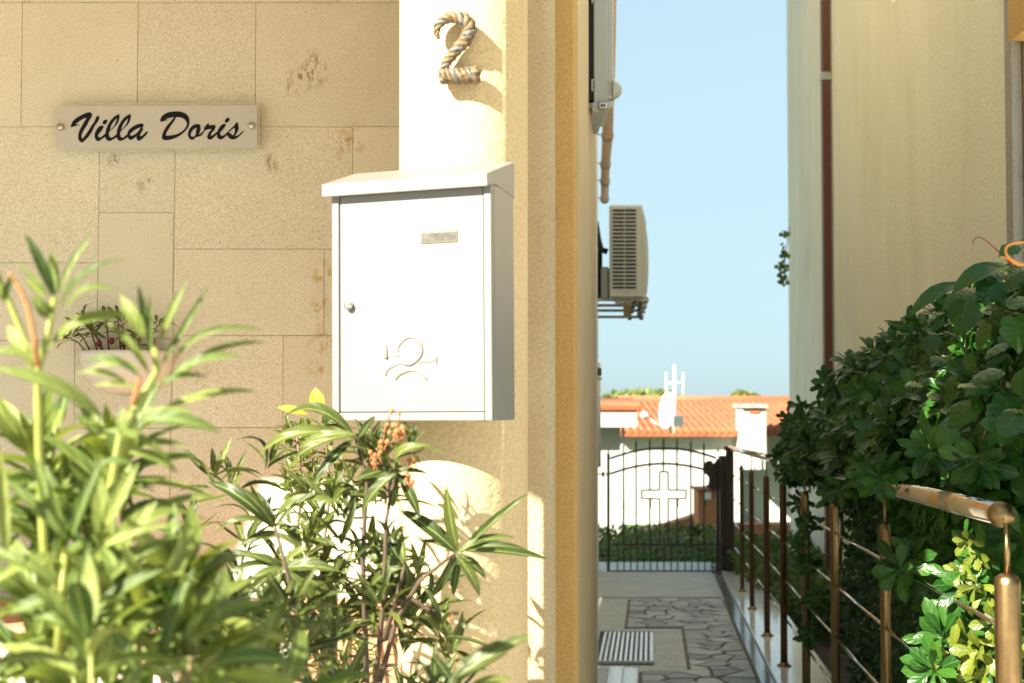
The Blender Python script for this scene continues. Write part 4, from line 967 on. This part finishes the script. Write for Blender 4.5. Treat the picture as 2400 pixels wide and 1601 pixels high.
# woody branches inside
for k in range(26):
    v = 2.5 + k * .18; p0 = hz(1.1, v, -.1); p1 = hz(1.0 + random.uniform(-.1, .1), v + random.uniform(-.2, .2), .6); p2 = hz(.85 + random.uniform(-.1, .15), v + random.uniform(-.3, .3), ztop(v) - .15)
    MB().tube([p0, p1, p2], [.014, .009, .004], 6).build('branch', M['bark'], hg)
vn = thing('vine', 'large lobed vine leaves over the hedge at the right edge', 'vine', P(2390, 1000, 2.8))
pl_ = Plant(); random.seed(77)
for (px, py, S, Y_) in ((2385, 640, 90, 2.8), (2340, 650, 120, 2.9), (2250, 700, 130, 3.2), (2300, 745, 110, 3.0), (2390, 730, 130, 2.7), (2180, 780, 80, 3.4), (2395, 560, 80, 2.6), (2330, 860, 100, 2.8), (2350, 940, 130, 2.75), (2290, 900, 110, 2.8), (2220, 880, 70, 3.1), (2340, 1000, 120, 2.7), (2270, 960, 130, 2.8), (2390, 870, 110, 2.6), (2240, 1000, 90, 2.9), (2390, 960, 110, 2.6), (2385, 1060, 120, 3.0), (2330, 1060, 90, 3.0), (2200, 850, 70, 3.2), (2150, 900, 60, 3.4), (2360, 790, 100, 2.7), (2310, 690, 90, 2.9), (2420, 1320, 90, 3.0)):
    for j in range(2):
        b0 = P(px + random.uniform(-15, 15) + j * 12, py + random.uniform(-15, 15), Y_ + j * .04); d = V(random.uniform(-1, .2), random.uniform(-.4, .1), random.uniform(-.75, .1)).normalized(); S_ = S / PX * Y_ * (.66 - .12 * j)
        pl_.leaf(b0, b0 + d * S_, S_ * .95, 1, V(random.uniform(-.9, .5), random.uniform(-.9, -.2), .9), 'vine', random.uniform(-.5, .5))
pl_.leaf(P(2270, 665, 3.0), P(2130, 745, 3.0), .04, 2, V(-.2, -.7, .8), 'oval'); pl_.leaf(P(2370, 625, 2.9), P(2230, 690, 2.9), .05, 2, V(-.2, -.7, .8), 'oval')
pl_.build(vn, M['vine'], 60)
def tendril(pts, Y_, r0, r1, nm='tendril', mat='redstem'):
    q = [P(p[0], p[1], Y_) for p in catmull(pts, 6)]; n = len(q); MB().tube(q, [r0 + (r1 - r0) * i / (n - 1) for i in range(n)], 6).build(nm, M[mat], vn)
tendril([(2385, 640), (2365, 612), (2330, 580), (2305, 560), (2290, 557), (2281, 565), (2283, 577)], 2.9, .002, .0009)
M['orangestem'] = plain('orange_tendril', (.62, .24, .03), .5, var=.2)
tendril([(2400, 622), (2375, 612), (2358, 595), (2360, 578), (2378, 570), (2400, 568), (2420, 570)], 2.3, .0022, .0018, 'tendril', 'orangestem')
tendril([(2345, 602), (2360, 606), (2385, 622), (2400, 618)], 2.5, .0012, .0012, 'tendril', 'orangestem')
# creeper on the far corner
random.seed(4)
ck = thing('corner_creeper', 'little creeper sprigs hanging at the far corner of the neighbour wall', 'creeper', P(1840, 600, 13))
pl_ = Plant()
for (px, py, n) in ((1838, 548, 8), (1838, 588, 12), (1840, 600, 10), (1832, 622, 10), (1842, 635, 8), (1830, 652, 8), (1838, 660, 6)):
    for k in range(n):
        b0 = P(px + random.gauss(0, 5), py + random.gauss(0, 6), 13 + random.uniform(-.2, .2)); d = V(random.uniform(-1, .6), random.uniform(-1, 1), random.uniform(-1, .4)).normalized()
        pl_.leaf(b0, b0 + d * .05, .04, 1, V(0, -1, .3), 'oval')
pl_.build(ck, M['small'], 0)
MB().tube([P(1850, 530, 13), P(1842, 590, 13), P(1836, 660, 13)], .004, 6).build('stem', M['bark'], ck)

# ------------------------------------------------------------------ beyond the gate
MB2 = MB(); MB2.box(-6, 9, 13.0, 60, -2.25, -1.3); o = MB2.build('lower_garden', M['grass']); o['kind'] = 'structure'
mb = MB(); mb.prism([(A(.87, 2.3, 0).x, 2.3), (A(1.45, 2.3, 0).x, 2.3), (A(1.45, 14, 0).x, 14), (A(.87, 14, 0).x, 14)], -2.2, -.25); o = mb.build('side_bed', M['soil']); o['kind'] = 'structure'
def foliage_mass(name, label, cat, x0, x1, y0, y1, zt, zb, n, Lf, mat, seed, stuff=True):
    random.seed(seed); t_ = thing(name, label, cat, ((x0 + x1) / 2, (y0 + y1) / 2, zb)); p_ = Plant()
    for k in range(n):
        x, y = random.uniform(x0, x1), random.uniform(y0, y1); top = zt + noise.noise(V(x * 2.5, y * 1.5, seed)) * .14
        z = top - abs(random.gauss(0, .35)) * (zt - zb)
        if z < zb: continue
        d = V(random.uniform(-1, 1), random.uniform(-1, .4), random.uniform(-.2, 1)).normalized(); b0 = V(x, y, z)
        p_.leaf(b0, b0 + d * Lf * random.uniform(.6, 1.3), Lf * .5, random.choice((1, 2)), V(0, -.6, 1), 'far')
    p_.build(t_, mat, 0); return t_
foliage_mass('low_hedge', 'low green hedge just beyond the gate', 'hedge', .85, 2.1, 12.9, 15.5, P(0, 1268, 14).z, -1.3, 9000, .07, M['lowleaf'], 2)
foliage_mass('border_shrub', 'green shrub border seen between the railing posts', 'shrub', A(.92, 9, 0).x, 3.1, 9.5, 13.5, P(0, 1290, 12).z, -.6, 12000, .07, M['lowleaf'], 6)
random.seed(12)
# rose sprig over the gate
rsx = thing('rose_bush', 'small pale flowering bush behind the right side of the gate', 'bush', P(1640, 1265, 14.2)); p_ = Plant()
for k in range(260):
    b0 = P(1635 + random.gauss(0, 22), 1252 + random.gauss(0, 12), 14.2); d = V(random.uniform(-1, 1), -.3, random.uniform(-.3, 1)).normalized(); p_.leaf(b0, b0 + d * .05, .022, 1, None, 'far')
p_.build(rsx, M['lowleaf'], 0)
for k in range(9):
    q = P(1638 + random.gauss(0, 20), 1255 + random.gauss(0, 8), 14.1); MB().lathe(q, [(.004, -.012), (.018, 0), (.006, .014)], 7).build('blossom', M['yellow'], rsx)

# yellow garden wall with orange coping, brick barbecue
yw = thing('yellow_garden_wall', 'yellow garden wall with sloping orange coping beyond the gate', 'garden wall', P(1600, 1300, 19))
Yy = 19
def yq(p, q, h, nm, mat, d0, d1):
    a0, b0 = P(*p, Yy), P(*q, Yy); dz = h / PX * Yy
    mb = MB(); mb.hexa([a0 + V(0, d0, -dz), b0 + V(0, d0, -dz), b0 + V(0, d1, -dz), a0 + V(0, d1, -dz)], [a0 + V(0, d0, 0), b0 + V(0, d0, 0), b0 + V(0, d1, 0), a0 + V(0, d1, 0)]); return mb.build(nm, mat, yw)
yq((1440, 1266), (1640, 1205), 20, 'coping', M['coping'], -.06, .3); yq((1440, 1286), (1640, 1225), 200, 'wall_panel', M['yellow'], 0, .25)
yq((1641, 1228), (1900, 1228), 34, 'coping', M['coping'], -.06, .3); yq((1641, 1262), (1900, 1262), 100, 'wall_panel', M['yellow'], 0, .25)
bq = thing('brick_barbecue', 'orange brick garden barbecue beside the yellow wall', 'barbecue', P(1660, 1240, 18.5))
pbox(MB(), 1637, 1684, 1152, 1262, 18.4, .5).build('hearth', M['coping'], bq, .01)
pbox(MB(), 1652, 1667, 1152, 1171, 18.37, .03).build('opening', M['white_wall'], bq)
pbox(MB(), 1634, 1687, 1146, 1152, 18.35, .6).build('top_slab', M['rooftile'], bq)
tb_ = thing('storage_box', 'teal garden box behind the left foot of the gate', 'box', P(1425, 1335, 15)); pbox(MB(), 1395, 1444, 1300, 1345, 15, .6).build('box_body', M['teal'], tb_, .01); pbox(MB(), 1393, 1446, 1295, 1300.5, 14.97, .66).build('box_lid', M['teal'], tb_, .004)

# white house
wh = thing('white_house', 'white house with terracotta tiled roof and chimney beyond the gate', 'house', P(1650, 1250, 30))
Yh = 30
pbox(MB(), 1452, 1741, 1012, 1420, Yh, 7).build('wall', M['farwall'], wh)
pbox(MB(), 1742, 1990, 1012, 1420, Yh + .6, 6).build('wall', M['farwall'], wh)
e0, e1 = P(1440, 1016, Yh - .35), P(2000, 1016, Yh - .35); r1_ = P(2010, 941, Yh + 5); r0_ = P(1450, 941, Yh + 5)
mb = MB(); rf = mb.hexa([e0 - V(0, 0, .06), e1 - V(0, 0, .06), r1_ - V(0, 0, .06), r0_ - V(0, 0, .06)], [e0, e1, r1_, r0_]).build('roof', M['rooftile'], wh)
x = e0.x; step = .155
random.seed(3)
while x < e1.x:
    a0 = V(x, e0.y - .02, e0.z + .01); b0 = V(x, r0_.y, r0_.z + .01); pts = [a0 + (b0 - a0) * (k / 9) + V(0, 0, .018 * (1 - k % 2)) for k in range(10)]
    MB().tube(pts, .062 * random.uniform(.95, 1.05), 8).build('tile_row', M['rooftile'], rf); x += step
MB().tube([r0_ + V(0, 0, .03), r1_ + V(0, 0, .03)], .11, 8).build('ridge_tile', M['rooftile'], rf)
cm_ = pbox(MB(), 1741, 1795, 955, 1100, Yh - .9, .85).build('chimney', M['farwall'], wh)
pbox(MB(), 1736, 1800, 948, 955.5, Yh - 1.0, 1.05).build('chimney_cap', M['concrete'], cm_)
pbox(MB(), 1757, 1780, 956.5, 969, Yh - .93, .03).build('chimney_vent', M['rooftile'], cm_)
pbox(MB(), 1440, 1740, 1019, 1034, Yh - .1, .1).build('eave_fascia', M['farwall'], wh)
# annex on the left
an = thing('white_annex', 'small white annex with tiled eave at the left behind the gate', 'outbuilding', P(1430, 1290, 20)); Yn_ = 20
pbox(MB(), 1300, 1454, 1000, 1420, Yn_ + .4, 2.5).build('wall', M['farwall'], an)
pbox(MB(), 1300, 1493, 962, 1001, Yn_, 2.8).build('eave_box', M['farwall'], an)
k = 1302
random.seed(13)
while k < 1505:
    a0 = P(k, 955, Yn_ - .05); MB().tube([a0, a0 + V(0, 1.6, .10)], .035, 8).build('roof_tile', M['rooftile'], an); k += 8
a0, b0 = P(1300, 958, Yn_ - .03), P(1502, 958, Yn_ - .03); mb = MB(); mb.hexa([a0 - V(0, 0, .03), b0 - V(0, 0, .03), b0 + V(0, 1.6, .05), a0 + V(0, 1.6, .05)], [a0, b0, b0 + V(0, 1.6, .09), a0 + V(0, 1.6, .09)]); mb.build('roof', M['rooftile'], an)
pbox(MB(), 1380, 1465, 938, 944, Yn_ + 3.2, .3).build('parapet', M['farwall'], an)
MB().tube([P(1460, 1001, Yn_ + .3), P(1461, 1300, Yn_ + .3)], .022, 10).build('drainpipe', M['farwall'], an)
# satellite dish, mast with aerials
sdn = thing('satellite_dish', 'white satellite dish with feed arm in front of the tiled roof', 'satellite dish', P(1560, 1012, 26))
Yd = 26; dc = P(1563, 962, Yd); rd = 43 / PX * Yd
ax_ = V(-.93, -.34, .10).normalized(); e1_ = ax_.cross(V(0, 0, 1)).normalized(); e2_ = ax_.cross(e1_)
vs = [dc - ax_ * .09]; fs = []; nr, na = 5, 24
for i in range(1, nr + 1):
    for j in range(na):
        a = j * 2 * math.pi / na; r_ = rd * i / nr; vs.append(dc - ax_ * (.09 * (1 - (i / nr) ** 2)) + e1_ * math.cos(a) * r_ * .9 + e2_ * math.sin(a) * r_)
for j in range(na): fs.append((0, 1 + j, 1 + (j + 1) % na))
for i in range(nr - 1):
    for j in range(na): a = 1 + i * na; fs.append((a + j, a + na + j, a + na + (j + 1) % na, a + (j + 1) % na))
o = MB().add(vs, fs, True).build('reflector', M['whitepaint'], sdn); sm = o.modifiers.new('s', 'SOLIDIFY'); sm.thickness = .012
MB().tube([P(1558, 1008, Yd), P(1512, 974, Yd - .2)], .018, 8).build('feed_arm', M['whitepaint'], sdn)
MB().lathe(P(1510, 972, Yd - .2), [(.02, -.05), (.06, -.04), (.065, .03), (.03, .055)], 12).build('feed_horn', M['whitepaint'], sdn)
MB().tube([P(1566, 962, Yd + .1), P(1572, 1016, Yd + .3)], .03, 8).build('mount', M['whitepaint'], sdn)
pbox(MB(), 1580, 1602, 974, 1000, Yd + .4, .4).build('control_box', M['whitepaint'], sdn)
mst = thing('aerial_mast', 'white aerial mast with two upright antenna rods above the roof', 'aerial', P(1580, 1010, 27)); Ym = 27
MB().tube([P(1581, 1015, Ym), P(1581, 862, Ym)], .024, 12).build('mast', M['whitepaint'], mst)
MB().lathe(P(1581, 862, Ym), [(.035, 0), (.01, .05)], 10).build('mast_tip', M['whitepaint'], mst)
MB().tube([P(1563, 898, Ym), P(1600, 898, Ym)], .018, 8).build('cross_boom', M['planter'], mst)
for x, y0_, y1_ in ((1561, 873, 925), (1601, 873, 928)): MB().tube([P(x, y0_, Ym), P(x + 1, (y0_ + y1_) / 2, Ym), P(x, y1_, Ym)], .013, 8).build('rod', M['planter'], mst)
# trees behind
def far_tree(px, py, Yt_, w, h, seed, lab):
    random.seed(seed); c_ = P(px, py, Yt_); t_ = thing('tree', lab, 'tree', (c_.x, c_.y, -2.1), 'trees behind the tiled roofs')
    MB().tube([(c_.x, c_.y, -2.1), (c_.x + .1, c_.y, c_.z - h * .4), tuple(c_)], [.18, .12, .05], 8).build('trunk', M['bark'], t_)
    for k in range(4):
        MB().tube([(c_.x, c_.y, c_.z - h * .9), (c_.x + random.uniform(-w, w) * .5, c_.y + random.uniform(-1, 1), c_.z)], [.06, .02], 6).build('limb', M['bark'], t_)
    p_ = Plant()
    for k in range(1500):
        a = random.uniform(0, 6.28); r_ = random.random() ** .5; x = c_.x + math.cos(a) * r_ * w; y = c_.y + math.sin(a) * r_ * w * .8; top = c_.z + h * (1 - r_ ** 2) * (1 + .5 * noise.noise(V(x, y, seed)))
        z = top - random.random() * h * 1.2; d = V(random.uniform(-1, 1), random.uniform(-1, 1), random.uniform(-.3, 1)).normalized(); b0 = V(x, y, z)
        p_.leaf(b0, b0 + d * .22, .13, 1, V(0, -.6, 1), 'far')
    p_.build(t_, M['farleaf'], 0, foliage='crown')
far_tree(1478, 950, 48, 1.5, .45, 1, 'yellow green tree crown at left behind the annex roof')
far_tree(1530, 945, 50, 1.3, .42, 2, 'yellow green tree crown just left of the aerial mast')
far_tree(1455, 948, 60, .9, .3, 5, 'smallest tree crown above the annex parapet at far left')
far_tree(1735, 940, 70, .7, .45, 3, 'thin tree top peeking over the roof left of the chimney')
far_tree(1765, 940, 75, .5, .3, 4, 'tiny tree top peeking over the roof above the chimney')
